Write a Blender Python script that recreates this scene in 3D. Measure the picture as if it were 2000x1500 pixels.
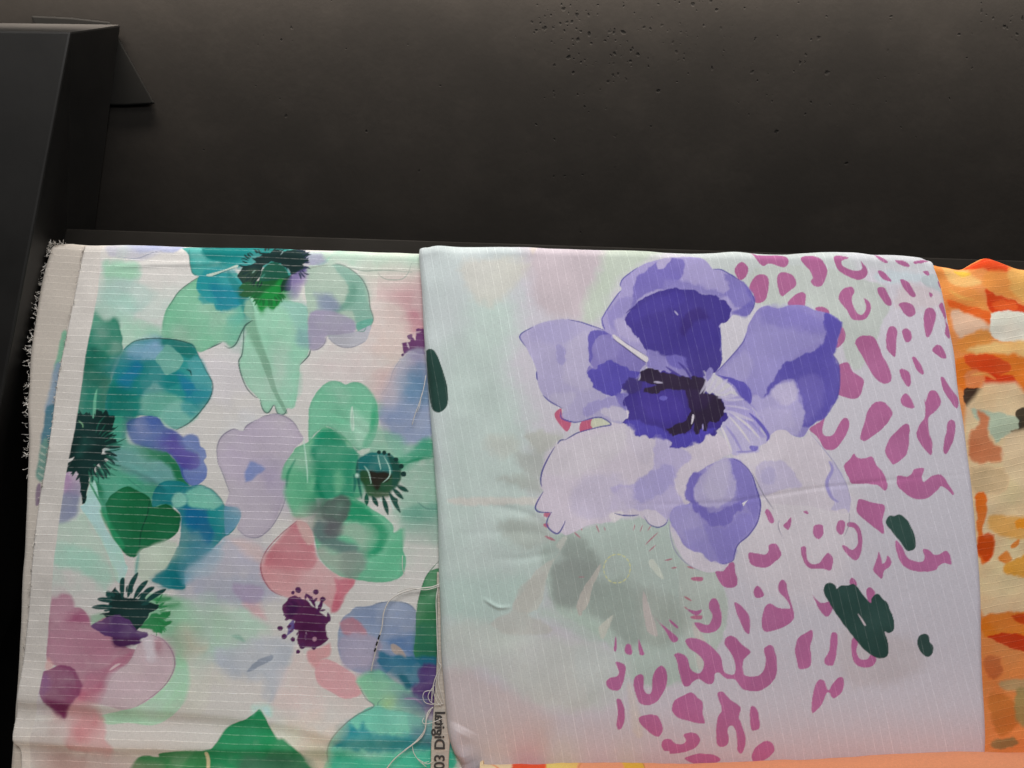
import bpy, bmesh, math, random
import numpy as np
from mathutils import Vector, Matrix
random.seed(7)
for o in list(bpy.data.objects): bpy.data.objects.remove(o)
scene = bpy.context.scene; COL = scene.collection
R = math.radians
# ------------------------------------------------------------------ camera
CAM = np.array([0.0, 0.0, 1.30]); PITCH = R(15.0); FPX = 1540.0
cf = np.array([0, math.cos(PITCH), -math.sin(PITCH)]); cu = np.array([0, math.sin(PITCH), math.cos(PITCH)]); cr = np.array([1.0, 0, 0])
cd = bpy.data.cameras.new('camera'); cam = bpy.data.objects.new('camera', cd); COL.objects.link(cam)
cam.location = CAM; cam.rotation_euler = (R(90)-PITCH, 0, 0)
cd.sensor_width = 36; cd.lens = 36*FPX/2000; cd.clip_start = .01; cd.clip_end = 50
scene.camera = cam
# ------------------------------------------------------------------ light: shop lamps overhead, plus an added wash on the wall
w = bpy.data.worlds.new('World'); scene.world = w; w.use_nodes = True
w.node_tree.nodes['Background'].inputs[0].default_value = (.92, .95, 1.0, 1); w.node_tree.nodes['Background'].inputs[1].default_value = .04
def lamp(name, loc, target, size, sy, power, col):
    d = bpy.data.lights.new(name, 'AREA'); d.shape = 'RECTANGLE'; d.size = size; d.size_y = sy; d.energy = power; d.color = col
    o = bpy.data.objects.new(name, d); COL.objects.link(o); o.location = loc
    o.rotation_euler = (Vector(target)-Vector(loc)).to_track_quat('-Z', 'Y').to_euler(); return o
lamp('shelf_lamp', (.05, .77, 1.80), (.05, .90, .9), 1.9, .10, 4.5, (1, .96, .92))
lamp('ceiling_lamp', (.18, -.45, 2.5), (.12, .85, .95), 1.0, .6, 18.0, (1, .98, .965))
wl = lamp('added_wall_wash', (.18, .935, 1.64), (.18, 1.03, 1.36), 1.6, .02, 7.6, (1, .87, .75)); wl.data.spread = R(68)  # added unseen area light, makes the wall fade from bright top to dark
vs = scene.view_settings; vs.view_transform = 'Standard'; vs.look = 'None'; vs.exposure = 0; vs.gamma = 1; vs.use_curve_mapping = False
scene.cycles.max_bounces = 5
# ------------------------------------------------------------------ helpers
def tag(o, label=None, cat=None, group=None, kind=None):
    if label: o['label'] = label
    if cat: o['category'] = cat
    if group: o['group'] = group
    if kind: o['kind'] = kind
    return o
def empty(name, loc):
    o = bpy.data.objects.new(name, None); COL.objects.link(o); o.location = loc; o.empty_display_size = .05; return o
def link(name, me, mat, parent=None):
    o = bpy.data.objects.new(name, me); COL.objects.link(o)
    if mat: me.materials.append(mat)
    if parent: o.parent = parent; o.matrix_parent_inverse = Matrix.Translation(-Vector(parent.location))
    return o
def ray(px, py):
    px = np.asarray(px, float); py = np.asarray(py, float)
    return cf+cr*((px-1000)/FPX)[..., None]+cu*((750-py)/FPX)[..., None]
TH = R(8.8)                                  # the cloth hangs leaning back from the lens axis
U = math.cos(TH)*cu+math.sin(TH)*cf          # up along the cloth
N = -math.cos(TH)*cf+math.sin(TH)*cu         # out of the cloth
P0 = CAM+.80*ray(1000, 980)
def onface(px, py, off=0.0):                 # a point of the hanging plane, off metres in front of it
    d = ray(px, py); p = P0+off*N
    t = ((p-CAM) @ N)/(d @ N)
    return CAM+d*t[..., None]
TOPY = onface(1000., 480.)[1]
WALLY = TOPY+.12
def onwall(px, py, front=0.0):
    d = ray(px, py); t = (WALLY-front-CAM[1])/d[..., 1]
    return CAM+d*t[..., None]
PXM = 1925.0                                 # design units per metre of cloth
# ------------------------------------------------------------------ the printed designs
def _hash(ix, iy, seed):
    h = (ix.astype(np.int64)*374761393 + iy.astype(np.int64)*668265263 + seed*1442695041) & 0x7fffffff
    h = ((h ^ (h >> 13))*1274126177) & 0x7fffffff
    return ((h ^ (h >> 16)) & 0xffff)/65535.0
def vnoise(x, y, scale, seed=0):
    x = x/scale; y = y/scale
    ix = np.floor(x); iy = np.floor(y)
    fx = x-ix; fy = y-iy
    fx = fx*fx*(3-2*fx); fy = fy*fy*(3-2*fy)
    a = _hash(ix, iy, seed); b = _hash(ix+1, iy, seed); c = _hash(ix, iy+1, seed); d = _hash(ix+1, iy+1, seed)
    return ((a*(1-fx)+b*fx)*(1-fy)+(c*(1-fx)+d*fx)*fy)*2-1
def fbm(x, y, scale, seed=0, octv=3):
    s = 0; a = 1; t = 0
    for o in range(octv):
        s = s+a*vnoise(x, y, scale/2**o, seed+o*17); t += a; a *= .5
    return s/t
def lin(c):
    c = np.asarray(c, float)/255.0
    return np.where(c <= .04045, c/12.92, ((c+.055)/1.055)**2.4)
def hexc(h):
    h = h.lstrip('#'); return np.array([int(h[i:i+2], 16) for i in (0, 2, 4)], float)
EREF = .80
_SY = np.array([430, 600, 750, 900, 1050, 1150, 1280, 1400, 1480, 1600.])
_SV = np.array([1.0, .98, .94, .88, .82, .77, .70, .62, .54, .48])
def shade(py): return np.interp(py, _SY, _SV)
WIN = {'A': (0, 450), 'B': (400, 450), 'C': (0, 800), 'D': (400, 800), 'E': (0, 1125), 'F': (400, 1125),
       'G': (800, 450), 'H': (1200, 450), 'I': (1500, 450), 'J': (800, 800), 'K': (1200, 800), 'L': (1500, 800),
       'M': (800, 1125), 'N': (1200, 1125), 'O': (1500, 1125)}
def pts(win, s):
    a = np.array([[float(v) for v in p.split(',')] for p in s.split()])
    if win == 'X': return a
    ox, oy = WIN[win]
    return a/4.0+np.array([ox, oy])
def spline(p, closed, n=4):
    m = len(p)
    if m < 3: return p
    out = []
    for i in range(m if closed else m-1):
        if closed: p0, p1, p2, p3 = p[(i-1) % m], p[i], p[(i+1) % m], p[(i+2) % m]
        else: p0, p1, p2, p3 = p[max(i-1, 0)], p[i], p[i+1], p[min(i+2, m-1)]
        for k in range(n):
            t = k/n
            out.append(.5*((2*p1)+(p2-p0)*t+(2*p0-5*p1+4*p2-p3)*t*t+(3*p1-p0-3*p2+p3)*t**3))
    if not closed: out.append(p[-1])
    return np.array(out)
def granulate(v, k0, k1, paper=None):                    # pigment settles unevenly: density varies over the wash
    m = fbm(v.X, v.Y, 55, 9, 4)
    pp = v.paper if paper is None else np.array(paper)
    return pp*np.clip(v.C/pp, .01, 1.2)**(k0+k1*m)[..., None]
class Canvas:
    """colours at the vertices of a cloth: X, Y are the design coordinates of each vertex"""
    def __init__(s, X, Y, base, softk=1.0, roughk=1.0, wet=0.0):
        s.X, s.Y = X, Y; s.softk = softk; s.roughk = roughk; s.wet = wet; s.paper = lin(hexc(base))/EREF
        s.C = np.empty(X.shape+(3,))
        s.C[:] = lin(hexc(base))/EREF
        s.f1 = fbm(X, Y, 12, 1, 3)*1.2; s.f2 = fbm(X, Y, 12, 2, 3)*1.2; s.bl = fbm(X, Y, 34, 7, 3); s.lf = fbm(X, Y, 95, 13, 2); s.bl2 = fbm(X, Y, 50, 15, 4)
        s.g1 = fbm(X, Y, 46, 3, 2); s.g2 = fbm(X, Y, 46, 4, 2)
        s.mot = fbm(X, Y, 60, 5, 4)
        s.y0 = Y.min(axis=1); s.y1 = Y.max(axis=1); s.x0 = X.min(axis=0); s.x1 = X.max(axis=0)
    def box(s, lo, hi):
        r = np.nonzero((s.y1 >= lo[1]) & (s.y0 <= hi[1]))[0]
        c = np.nonzero((s.x1 >= lo[0]) & (s.x0 <= hi[0]))[0]
        if len(r) == 0 or len(c) == 0: return None
        return slice(r[0], r[-1]+1), slice(c[0], c[-1]+1)
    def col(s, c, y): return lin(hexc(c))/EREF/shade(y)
    def put(s, sl, al, c, y, mode):
        c = s.col(c, y)
        m = s.mot[sl][..., None]
        cc = np.clip(c*(1+.13*m), 0, 1)
        if mode == 'mul': s.C[sl] *= 1-al[..., None]*(1-np.clip(cc/.76, 0, 1))
        else: s.C[sl] = s.C[sl]*(1-al[..., None])+cc*al[..., None]
    def poly(s, win, st, c, a=1.0, soft=1.2, rough=0.0, wob=1.0, edge=.0, mode='mix', smooth=True, cy=None):
        p = pts(win, st)
        if soft >= 3: soft *= s.softk; wob = wob+s.wet*min(soft, 9)*.5
        rough *= s.roughk
        if smooth: p = spline(p, True, 3)
        mg = soft+rough*2+wob*2+3
        sl = s.box(p.min(0)-mg, p.max(0)+mg)
        if sl is None: return
        x = s.X[sl]+rough*s.f1[sl]+wob*s.g1[sl]; y = s.Y[sl]+rough*s.f2[sl]+wob*s.g2[sl]
        d2 = np.full(x.shape, 1e9); ins = np.zeros(x.shape, bool)
        q = np.roll(p, -1, 0)
        for (ax, ay), (bx, by) in zip(p, q):
            ex, ey = bx-ax, by-ay
            L = ex*ex+ey*ey
            if L < 1e-9: continue
            wx = x-ax; wy = y-ay
            t = np.clip((wx*ex+wy*ey)/L, 0, 1)
            dx = wx-t*ex; dy = wy-t*ey
            np.minimum(d2, dx*dx+dy*dy, out=d2)
            if ay != by:
                cr = (ay > y) != (by > y)
                ins ^= cr & (wx < wy*ex/ey)
        d = np.sqrt(d2); d = np.where(ins, d, -d)
        if s.wet and soft >= 3: d = d+s.bl[sl]*soft*.55*s.wet; a = a*(1+.22*s.wet*s.bl[sl]).clip(0, 1/a)
        if s.wet > .5 and smooth and lin(hexc(c)).mean() > .10:      # lost-and-found edges and thin patches in the wash
            sf = soft*(1+7*np.clip(s.lf[sl]*2.2-.25, 0, 1)); a = a*(1-.24*np.clip(s.bl2[sl]*1.4+.2, 0, 1))
        else: sf = soft
        t = np.clip((d+sf*.5)/sf, 0, 1); al = t*t*(3-2*t)*a
        ctr = cy if cy is not None else float(np.clip(p[:, 1].mean(), 470, 1500))
        s.put(sl, al, c, ctr, mode)
        if edge > 0:
            e = np.exp(-np.abs(d-2)/2.5)*edge*al
            s.C[sl] *= 1-e[..., None]
    def line(s, win, st, w, c, a=1.0, soft=1.0, taper=True, wob=.8):
        if w < 2.3: w = w*1.25
        p = spline(pts(win, st), False, 5)
        mg = w+soft+wob*2+2
        sl = s.box(p.min(0)-mg, p.max(0)+mg)
        if sl is None: return
        x = s.X[sl]+wob*s.g1[sl]; y = s.Y[sl]+wob*s.g2[sl]
        best = np.full(x.shape, 1e9); n = len(p)-1
        for i in range(n):
            (ax, ay), (bx, by) = p[i], p[i+1]
            ex, ey = bx-ax, by-ay; L = ex*ex+ey*ey+1e-9
            t = np.clip(((x-ax)*ex+(y-ay)*ey)/L, 0, 1)
            dd = np.hypot(x-ax-t*ex, y-ay-t*ey)
            if taper:
                k = (i+t)/n; ww = w*.5*np.clip(np.sin(np.pi*np.clip(k, .04, .96))**.5, .3, 1)
            else: ww = w*.5
            np.minimum(best, dd-ww, out=best)
        t = np.clip((soft*.5-best)/soft, 0, 1); al = t*a
        s.put(sl, al, c, float(np.clip(p[:, 1].mean(), 470, 1500)), 'mix')
    def dot(s, win, x, y, r, c, ry=None, a=1.0, soft=1.2, rough=.6):
        ry = ry or r; n = 10
        st = ' '.join('%g,%g' % (x+r*math.cos(k*2*math.pi/n), y+ry*math.sin(k*2*math.pi/n)) for k in range(n))
        s.poly(win, st, c, a, soft, rough)

def print_left(X, Y):
    v = Canvas(X, Y, '#d6d4d1', 2.3, 1.0, .8); P = v.poly; L = v.line; D = v.dot
    rg = random.Random(11)
    def SP(cx, cy, rx, ry, n, ln, w, c, a0, a1):     # tapering filaments round a flower's centre
        for k in range(n):
            t = a0+(a1-a0)*k/(n-1)+rg.uniform(-.08, .08); l = ln*rg.uniform(.6, 1.25); x0, y0 = cx+rx*.8*math.cos(t), cy+ry*.8*math.sin(t); t2 = t+rg.uniform(-.2, .2)
            L('X', '%g,%g %g,%g %g,%g' % (x0, y0, x0+l*.5*math.cos(t), y0+l*.5*math.sin(t), x0+l*math.cos(t2), y0+l*math.sin(t2)), w*rg.uniform(.6, 1.1), c, .95)
    # faint first washes
    for x, y, rx, ry, c in ((330, 600, 90, 50, '#c3d2cc'), (640, 560, 80, 60, '#cfd2cb'), (450, 720, 80, 60, '#cfccd2'), (740, 640, 60, 50, '#d3c3c1'), (700, 720, 70, 40, '#d2c6c6'), (500, 870, 60, 60, '#c9cbce'), (160, 1050, 60, 70, '#b9c9c0'), (420, 1230, 80, 50, '#b4c2ba'), (640, 1080, 70, 50, '#c6c0c2'), (560, 1320, 90, 50, '#b8b4b2'), (330, 1330, 70, 50, '#b3b3a4'), (780, 1050, 50, 60, '#b9c3ba'), (690, 1330, 60, 60, '#b3aaa8')):
        D('X', x, y, rx, c, ry, .6, 40, 5)
    P('A', '870,90 1400,90 1380,150 1250,170 1150,205 1050,225 900,215 850,190', '#bfc0cc', .8, 4)
    P('A', '1000,80 1410,80 1370,155 1290,160 1240,150 1150,165 1060,160', '#a6aecb', .9, 3, 2)
    L('A', '900,205 1030,220 1100,210 1200,170 1300,150', 1.2, '#8f96ad', .7)
    P('A', '800,310 880,250 1050,260 1090,310 1070,400 1150,470 1160,560 1080,620 960,680 850,660 740,620 760,500 780,400', '#b2cac4', .9, 7, 3)
    P('A', '800,310 880,250 1050,260 1090,310 1060,360 960,380 850,400 780,380', '#a6ceb6', .9, 8, 3)
    P('A', '1060,430 1200,470 1180,560 1090,600 1000,560', '#c0cfca', .8, 12, 3)
    P('A', '850,500 1000,520 1040,600 900,650 760,610', '#a9ccc0', .6, 9, 3)
    P('B', '1380,380 1720,380 1720,1300 1400,1250 1330,1000', '#cfc0b8', .6, 40)
    P('B', '1450,500 1720,480 1720,900 1560,900 1440,700', '#d2bebd', .5, 30)
    P('B', '1590,520 1740,480 1740,800 1600,740', '#bf7f90', .8, 16, 3)
    P('C', '1620,1000 2000,990 2100,1100 2200,1500 1400,1500 1480,1300', '#aaa9b7', .85, 22, 3)
    P('F', '-60,-20 250,-20 440,60 440,200 320,230 100,240 -60,240', '#a5a9b5', .8, 14, 3)
    P('C', '1820,1010 2040,1040 2060,1160 1950,1120', '#c3b4b4', .8, 8, 2)
    P('F', '0,230 200,220 380,280 500,370 530,420 420,500 300,600 100,620 -60,560', '#a3baad', .9, 12, 3)
    P('F', '100,560 330,520 500,480 680,540 640,700 500,780 280,780 120,700', '#a8adb4', .9, 12, 3)
    P('F', '560,720 660,700 700,560 780,600 860,700 880,830 900,920 880,1060 720,1080 540,1000', '#bdb0ae', .8, 6, 2)
    P('F', '480,770 640,540 690,540 610,800 560,960 500,960', '#a1a5ac', .8, 8, 2)
    P('F', '300,220 440,190 500,340 420,320', '#bd9ea2', .8, 6, 2)
    P('F', '240,60 400,70 450,100 430,200 340,215 280,150', '#9f93ab', .8, 6, 2)
    P('F', '200,470 260,465 310,500 312,525 250,505', '#7da396', .8, 3, 1)
    P('F', '330,735 420,660 520,615 525,650 440,705 350,745', '#868e9b', .9, 2.5, 1.5)
    # top flower
    P('B', '820,140 1680,155 1680,290 1400,305 1200,300 1100,270 960,270 840,260', '#b7d0c1', .9, 6, 2)
    P('B', '980,200 1040,140 1000,190 940,260 890,255', '#92cdb6', .8, 5, 2)
    P('B', '700,90 800,150 900,170 960,250 830,265 760,250', '#a9a5c0', .85, 7, 3)
    P('A', '1550,370 1400,480 1300,620 1265,750 1268,850 1400,865 1500,900 1550,950 1620,930 1740,870 1800,915 1850,880 1900,790 1960,705 2010,640 2000,480 1900,350 1700,330', '#8ec2a8', 1, 1.5, 1, edge=.15)
    P('A', '1780,400 1960,420 2010,560 1990,680 1900,780 1820,800 1790,680 1830,600', '#6bb3a6', .8, 8, 2)
    P('A', '1468,100 1480,200 1500,330 1550,358 1620,352 1850,290 2100,300 2160,500 2100,560 2300,300 2300,100', '#57aca8', 1, 1.5, 1, edge=.1)
    P('A', '1600,100 1600,180 1650,225 1820,248 1960,190 2080,170 2250,120 2100,100', '#17817f', .95, 2.5, 2, edge=.1)
    P('B', '0,130 0,215 180,240 330,200 500,140 400,110', '#1c8584', .9, 5, 2)
    P('B', '180,250 330,200 480,150 420,200 330,280 260,300', '#2f9a9c', .8, 6, 3)
    P('A', '1560,352 1620,352 1780,330 1900,400 1950,480 1900,560 1820,600 1700,620 1660,570 1600,530 1540,450', '#2f9aa3', .9, 2.5, 3)
    P('B', '0,300 200,300 290,380 280,520 220,600 90,615 60,580 -40,540', '#3aa0a6', .8, 3, 3)
    P('B', '60,440 240,430 290,520 220,590 100,600', '#2488a0', .7, 8, 3)
    P('A', '1615,345 1760,305 1850,272 1855,290 1760,315 1650,357', '#c8d4ca', 1, 1.2)
    L('A', '1610,352 1660,358 1760,318 1850,290', 1.2, '#2f6a6a', .8)
    L('A', '1472,130 1480,210 1500,320 1550,358', 1.4, '#5a807c', .8)
    P('B', '370,690 310,830 280,980 263,1050 290,1140 340,1230 410,1305 430,1320 440,1370 470,1420 510,1415 540,1365 570,1430 620,1435 640,1390 700,1380 730,1200 745,1050 820,930 820,620 600,540 480,560 400,520 350,500 345,560', '#a5cfba', 1, 1.5, 1, edge=.1)
    P('B', '600,560 820,580 825,780 820,930 740,900 690,760 620,640', '#9bbfba', .7, 8, 2)
    P('B', '700,760 830,770 830,910 720,890', '#8fb0b4', .6, 8, 2)
    P('B', '640,950 800,950 740,1060 735,1190 700,1370 640,1250', '#98cdb6', .7, 8, 2)
    P('B', '180,310 250,380 330,480 370,600 330,720 290,640 250,520 200,400', '#2b8788', .75, 3, 1)
    P('B', '340,540 380,600 390,690 430,830 500,1020 560,1250 640,1405 620,1420 520,1240 430,1000 340,820 310,740 365,690 300,640', '#87ae98', .85, 1.6, .6)
    P('B', '300,560 350,540 385,690 370,700 320,720', '#9dbfae', .7, 4)
    for st in ('370,702 310,760 303,860 290,970 265,1020 275,1100 320,1220 380,1290 410,1305', '430,1320 445,1380 470,1420 500,1420 530,1375 540,1365', '545,1368 570,1430 620,1435 642,1395', '825,930 810,980 742,1050', '20,930 130,877', '152,900 190,920 240,890 285,800 320,735 370,703'):
        L('B', st, 2.0, '#4f6e68', .9)
    L('A', '1552,365 1470,420 1390,490 1320,600', 1.8, '#56766c', .8)
    P('B', '790,290 900,270 1020,265 1120,290 1220,370 1275,480 1285,600 1315,690 1295,750 1240,785 1180,770 1130,820 1050,840 960,830 940,800 820,830 800,600 780,450', '#b0c2b6', 1, 1.8, 1)
    P('B', '1000,270 1120,290 1220,370 1275,480 1285,600 1310,690 1290,745 1200,760 1150,640 1000,640 1090,560 1120,430', '#8db2a6', .9, 3, 2)
    P('B', '1130,390 1180,410 1170,560 1060,650 1000,640 1100,540', '#7aa596', .7, 6, 3)
    P('B', '1190,720 1310,690 1290,750 1240,788 1190,775', '#74ad9f', .9, 2)
    P('B', '850,490 1000,530 1070,620 960,650 890,590', '#8f99b1', .8, 9, 3)
    P('B', '820,650 1000,640 1150,680 1180,760 1130,830 960,830 950,870 900,925 840,935 815,900', '#a8a3b7', .9, 3, 1.5)
    P('B', '970,830 1180,790 1295,740 1290,790 1250,870 1150,910 1060,905 1000,870', '#b5b7c0', .9, 2, 1)
    for st, c in (('1000,265 1050,265 1120,290 1220,370 1275,480 1290,600 1315,690 1295,750', '#6b7d78'), ('1180,782 1240,787 1258,760', '#5f9085'), ('830,937 880,930 930,890 952,830', '#8d8a9a'), ('970,835 1000,875 1070,910 1160,910 1250,865', '#8d8fa0'), ('1100,285 1180,300 1250,315 1400,312 1620,325', '#8a9a92'), ('1350,330 1390,370 1450,385 1540,380 1590,330 1615,260', '#9aa59c'), ('800,300 880,280 960,270', '#9aa59c')):
        L('B', st, 1.6, c, .8)
    P('B', '275,330 300,280 400,250 370,215 450,190 390,160 500,170 550,125 620,150 690,110 760,115 785,165 830,190 770,215 815,245 760,265 800,295 740,345 680,345 640,300 600,250 520,245 450,280 430,370 380,420 300,420 260,355', '#2b4545', 1, 1.6, 3, 0, smooth=False)
    P('B', '455,300 520,248 590,260 640,310 650,370 560,400 430,410 440,340', '#2e6b5a', 1, 2.5, 1)
    P('B', '330,400 450,400 640,370 675,355 660,470 600,480 600,540 540,610 480,590 430,620 400,560 370,510 320,525 265,500 300,470 255,440 300,410', '#2e7046', 1, 2, 3, 0, smooth=False)
    P('B', '430,500 540,440 600,400 600,480 655,478 640,520 590,540 570,590 530,632 490,600 440,632 400,560', '#2f9a55', .9, 4, 3)
    P('B', '600,400 680,345 670,460 620,470 600,480', '#2b5546', .95, 2, 2)
    P('B', '290,330 430,300 400,400 330,420 300,400', '#3c5548', .8, 4, 2)
    P('B', '260,440 340,420 420,440 330,520 265,500', '#3e6a4c', .7, 4, 2)
    L('B', '360,410 400,350 440,300', 3, '#25403c', .9)
    L('B', '370,335 395,312', 3, '#8fb0a4', .7); L('B', '645,295 665,330', 3, '#8fb0b4', .9); L('B', '440,375 470,340', 4, '#4f9080', .8)
    L('B', '590,190 605,160 575,140', 2, '#9fb3b3', .7)
    P('B', '670,360 790,285 775,380 745,430 735,470 700,515 670,480', '#8276a8', .9, 3, 3)
    P('B', '740,340 800,330 780,420 740,440', '#a99dbb', .7, 5, 3)
    SP(525, 520, 52, 40, 30, 13, 4, '#2b4545', 1.9, 5.6); SP(575, 510, 24, 30, 12, 14, 3.5, '#3f4a62', -1.3, 1.2); SP(520, 560, 36, 30, 14, 15, 4, '#2f7f4c', .5, 2.4)
    # right border purples
    P('B', '1540,880 1600,870 1610,830 1645,860 1650,775 1720,760 1720,970 1600,940 1560,965', '#6e3f72', .95, 2, 2, 0, smooth=False)
    P('B', '1580,822 1622,815 1612,852 1590,850', '#7a5a80', .9, 1.5, 1); D('B', 1545, 970, 11, '#5e3a66')
    L('B', '1578,870 1595,920', 3.5, '#c3b5bd', .9); L('B', '1640,800 1690,790', 3.5, '#c5b0b8', .7)
    P('B', '1520,1000 1720,930 1760,1500 1750,1700 1500,1750 1370,1500 1370,1280 1440,1160', '#a9adbd', .85, 4, 2)
    P('B', '1600,960 1720,950 1720,1100 1640,1050', '#8e86aa', .7, 12, 2)
    P('B', '1570,1130 1720,1070 1760,1350 1600,1400 1535,1270', '#7b99b2', .9, 6, 3)
    P('B', '1400,1400 1780,1380 1790,1620 1560,1660 1440,1560', '#8f9fbb', .8, 9, 3)
    L('B', '1530,1000 1470,1100 1440,1200 1380,1280', 1.4, '#9aa0b0', .8)
    P('B', '1350,1100 1460,1080 1420,1230 1330,1290', '#ccb4b4', .7, 12, 3)
    # left teal flower
    P('A', '930,690 1100,720 1250,790 1262,850 1100,880 970,940', '#a6ccb9', .9, 4, 2)
    P('A', '730,645 790,690 840,700 880,680 920,700 945,800 960,940 900,1050 860,1200 880,1400 850,1500 570,1500 650,1100 690,800', '#2c8a75', 1, 2.5, 2, edge=.15)
    P('A', '740,640 800,680 790,720 715,760', '#6bb196', .8, 8, 3)
    P('A', '700,900 780,920 850,1020 850,1180 800,1230 630,1210 660,1000', '#277263', .9, 6, 3)
    P('A', '640,1230 800,1240 850,1400 780,1480 600,1480', '#1f8070', .8, 9, 3)
    P('X', '242,682 262,667 300,661 345,664 375,672 385,687 400,720 412,742 414,770 400,795 375,820 345,838 330,832 310,815 262,812 225,820 205,800 212,760 225,720', '#3c9b99', 1, 1.8, 1, edge=.2)
    P('A', '880,1020 990,930 1040,1020 1120,1250 1080,1420 1000,1520 850,1520 860,1250', '#1f897f', .95, 4, 2)
    P('A', '980,930 1060,875 1250,850 1255,960 1190,1010 1000,1020', '#91b1c8', .95, 3, 2)
    P('A', '1258,850 1380,858 1490,890 1540,960 1500,1010 1420,970 1320,905 1260,900', '#2b8680', .95, 3, 2)
    P('A', '1000,1015 1200,1000 1260,1100 1400,1110 1450,1180 1300,1250 1200,1200 1080,1300 950,1290 890,1180 940,1060', '#208a8c', .95, 4, 3)
    P('A', '960,1060 1070,1010 1090,1120 980,1260 910,1220', '#2b87a8', .9, 8, 3)
    P('A', '1270,930 1300,892 1360,930 1430,990 1400,1080 1300,1130 1250,1060 1215,1010', '#80b6a9', .9, 2.5, 2)
    P('A', '1400,1120 1500,1200 1645,1240 1580,1350 1460,1300', '#2a84a2', .9, 6, 4)
    P('A', '1460,1040 1560,990 1645,1180 1645,1240 1540,1230', '#5aa4a8', .85, 3, 3)
    P('A', '1100,1300 1240,1255 1400,1300 1500,1350 1440,1400 1300,1400 1250,1480 1100,1400', '#7db7a7', .9, 6, 4)
    P('A', '840,1210 1080,1270 1100,1400 1020,1500 860,1480', '#1f8a80', .9, 6, 3)
    P('C', '1240,30 1320,-40 1450,-70 1570,0 1500,90 1380,152 1300,140 1230,60', '#8abdb1', .9, 4, 3)
    P('A', '1480,1280 1640,1260 1580,1400 1480,1440 1420,1400', '#3e9aa0', .7, 7, 4)
    for w, st in (('A', '970,930 1050,865 1200,843 1380,855 1495,890 1530,930'), ('A', '1540,950 1600,1080 1655,1180 1660,1250 1630,1330 1550,1430 1480,1490'), ('C', '1575,10 1480,100 1370,160')):
        L(w, st, 1.8, '#39625f', .8)
    L('A', '1455,1090 1485,1100 1495,1137', 3, '#1f4f50', .95)
    P('C', '850,60 980,80 990,250 1080,290 1250,310 1350,380 1420,480 1470,590 1400,640 1350,760 1400,830 1390,950 1280,1040 1130,1080 1080,1130 1020,1150 950,1090 900,1020 830,880 780,780 700,560 800,440 860,350 840,200', '#5fa48d', 1, 2.5, 2)
    P('C', '860,300 1100,320 1300,420 1360,540 1200,580 1000,490 870,420', '#7aa5a6', .85, 9, 3)
    P('C', '880,60 1000,60 970,260 880,300', '#4ea895', .8, 8, 3)
    P('C', '1120,285 1280,308 1380,400 1430,530 1490,590 1400,620 1330,450 1250,400 1150,370', '#2f7f5c', .95, 4, 2)
    P('C', '940,620 1020,608 1160,680 1200,760 1300,740 1400,820 1390,950 1280,1040 1130,1080 1080,1130 1020,1152 950,1090 880,960 825,740', '#23734f', 1, 2.2, 1.5, edge=.12)
    P('C', '790,760 840,800 900,950 970,1070 930,1070 850,950 780,830', '#2c8d62', .9, 3, 1)
    P('C', '720,560 790,600 850,740 820,790 760,650', '#2f8060', .8, 4, 2)
    L('C', '1165,700 1150,820 1100,960 1085,1130', 1.8, '#15523f', .9)
    L('C', '990,530 1050,580 1120,630', 1.6, '#4f9080', .8)
    P('C', '660,730 700,590 740,560 790,760 780,800 840,950 950,1100 980,1200 1000,1240 960,1340 910,1340 850,1150 720,900 630,760', '#aad6c5', 1, 1.8, .8)
    L('C', '690,560 740,640 790,740', 4, '#46906f', .9)
    P('C', '460,880 600,850 660,800 740,950 850,1160 920,1340 780,1340 640,1230 440,1200 440,1000', '#aebfb4', .9, 4, 1)
    P('C', '430,1040 700,1100 860,1250 830,1430 780,1410 650,1270 420,1220', '#9fc0b3', .85, 8, 2)
    P('C', '490,480 570,480 610,540 612,640 560,670 495,650', '#a787ad', .9, 6, 2)
    P('C', '480,650 600,630 612,760 590,840 470,880 470,760', '#8b90a7', .85, 6, 2)
    P('C', '990,110 1080,60 1220,55 1290,130 1370,170 1430,210 1480,190 1540,210 1560,280 1600,310 1612,370 1590,400 1615,450 1615,520 1570,570 1500,592 1430,540 1390,430 1300,330 1100,290 1020,240', '#5b75ad', 1, 1.8, 1, edge=.1)
    P('C', '1430,210 1480,190 1540,210 1560,280 1600,310 1612,370 1590,400 1615,450 1615,520 1570,570 1500,592 1450,540 1430,470 1530,460 1560,350 1500,300 1440,270', '#7b8cbb', .9, 2.5, 1)
    P('C', '1240,270 1300,200 1370,180 1450,300 1540,340 1570,420 1520,470 1430,470 1380,400 1320,330', '#6659a4', .9, 4, 3)
    P('C', '990,70 1050,75 1010,140 960,215 985,150', '#2f5f80', .7, 3, 2)
    P('C', '1200,640 1280,560 1400,560 1480,590 1560,585 1650,620 1720,690 1760,750 1860,760 1885,800 1870,880 1800,970 1740,1000 1650,1100 1560,1180 1480,1220 1440,1280 1450,1390 1350,1405 1250,1370 1180,1330 1260,1260 1330,1180 1380,1080 1400,1050 1410,850 1360,760 1260,740 1190,760', '#27868d', .95, 2.2, 1.5, edge=.1)
    P('C', '1080,1140 1130,1085 1290,1045 1385,1055 1370,1130 1290,1220 1180,1320 1130,1345 1060,1250', '#b3c0b2', .95, 5, 2)
    L('C', '1085,1130 1070,1220 1060,1310', 5, '#4f9a96', .7, 5)
    P('C', '1450,780 1650,820 1700,900 1650,1000 1600,1080 1540,1000 1420,880', '#21769a', .9, 8, 3)
    P('C', '1640,780 1755,750 1765,900 1700,990 1650,900', '#2b9396', .9, 4, 2)
    P('C', '1440,640 1530,590 1650,620 1720,690 1752,745 1640,775 1500,760 1450,700', '#85beae', .9, 4, 3)
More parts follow.
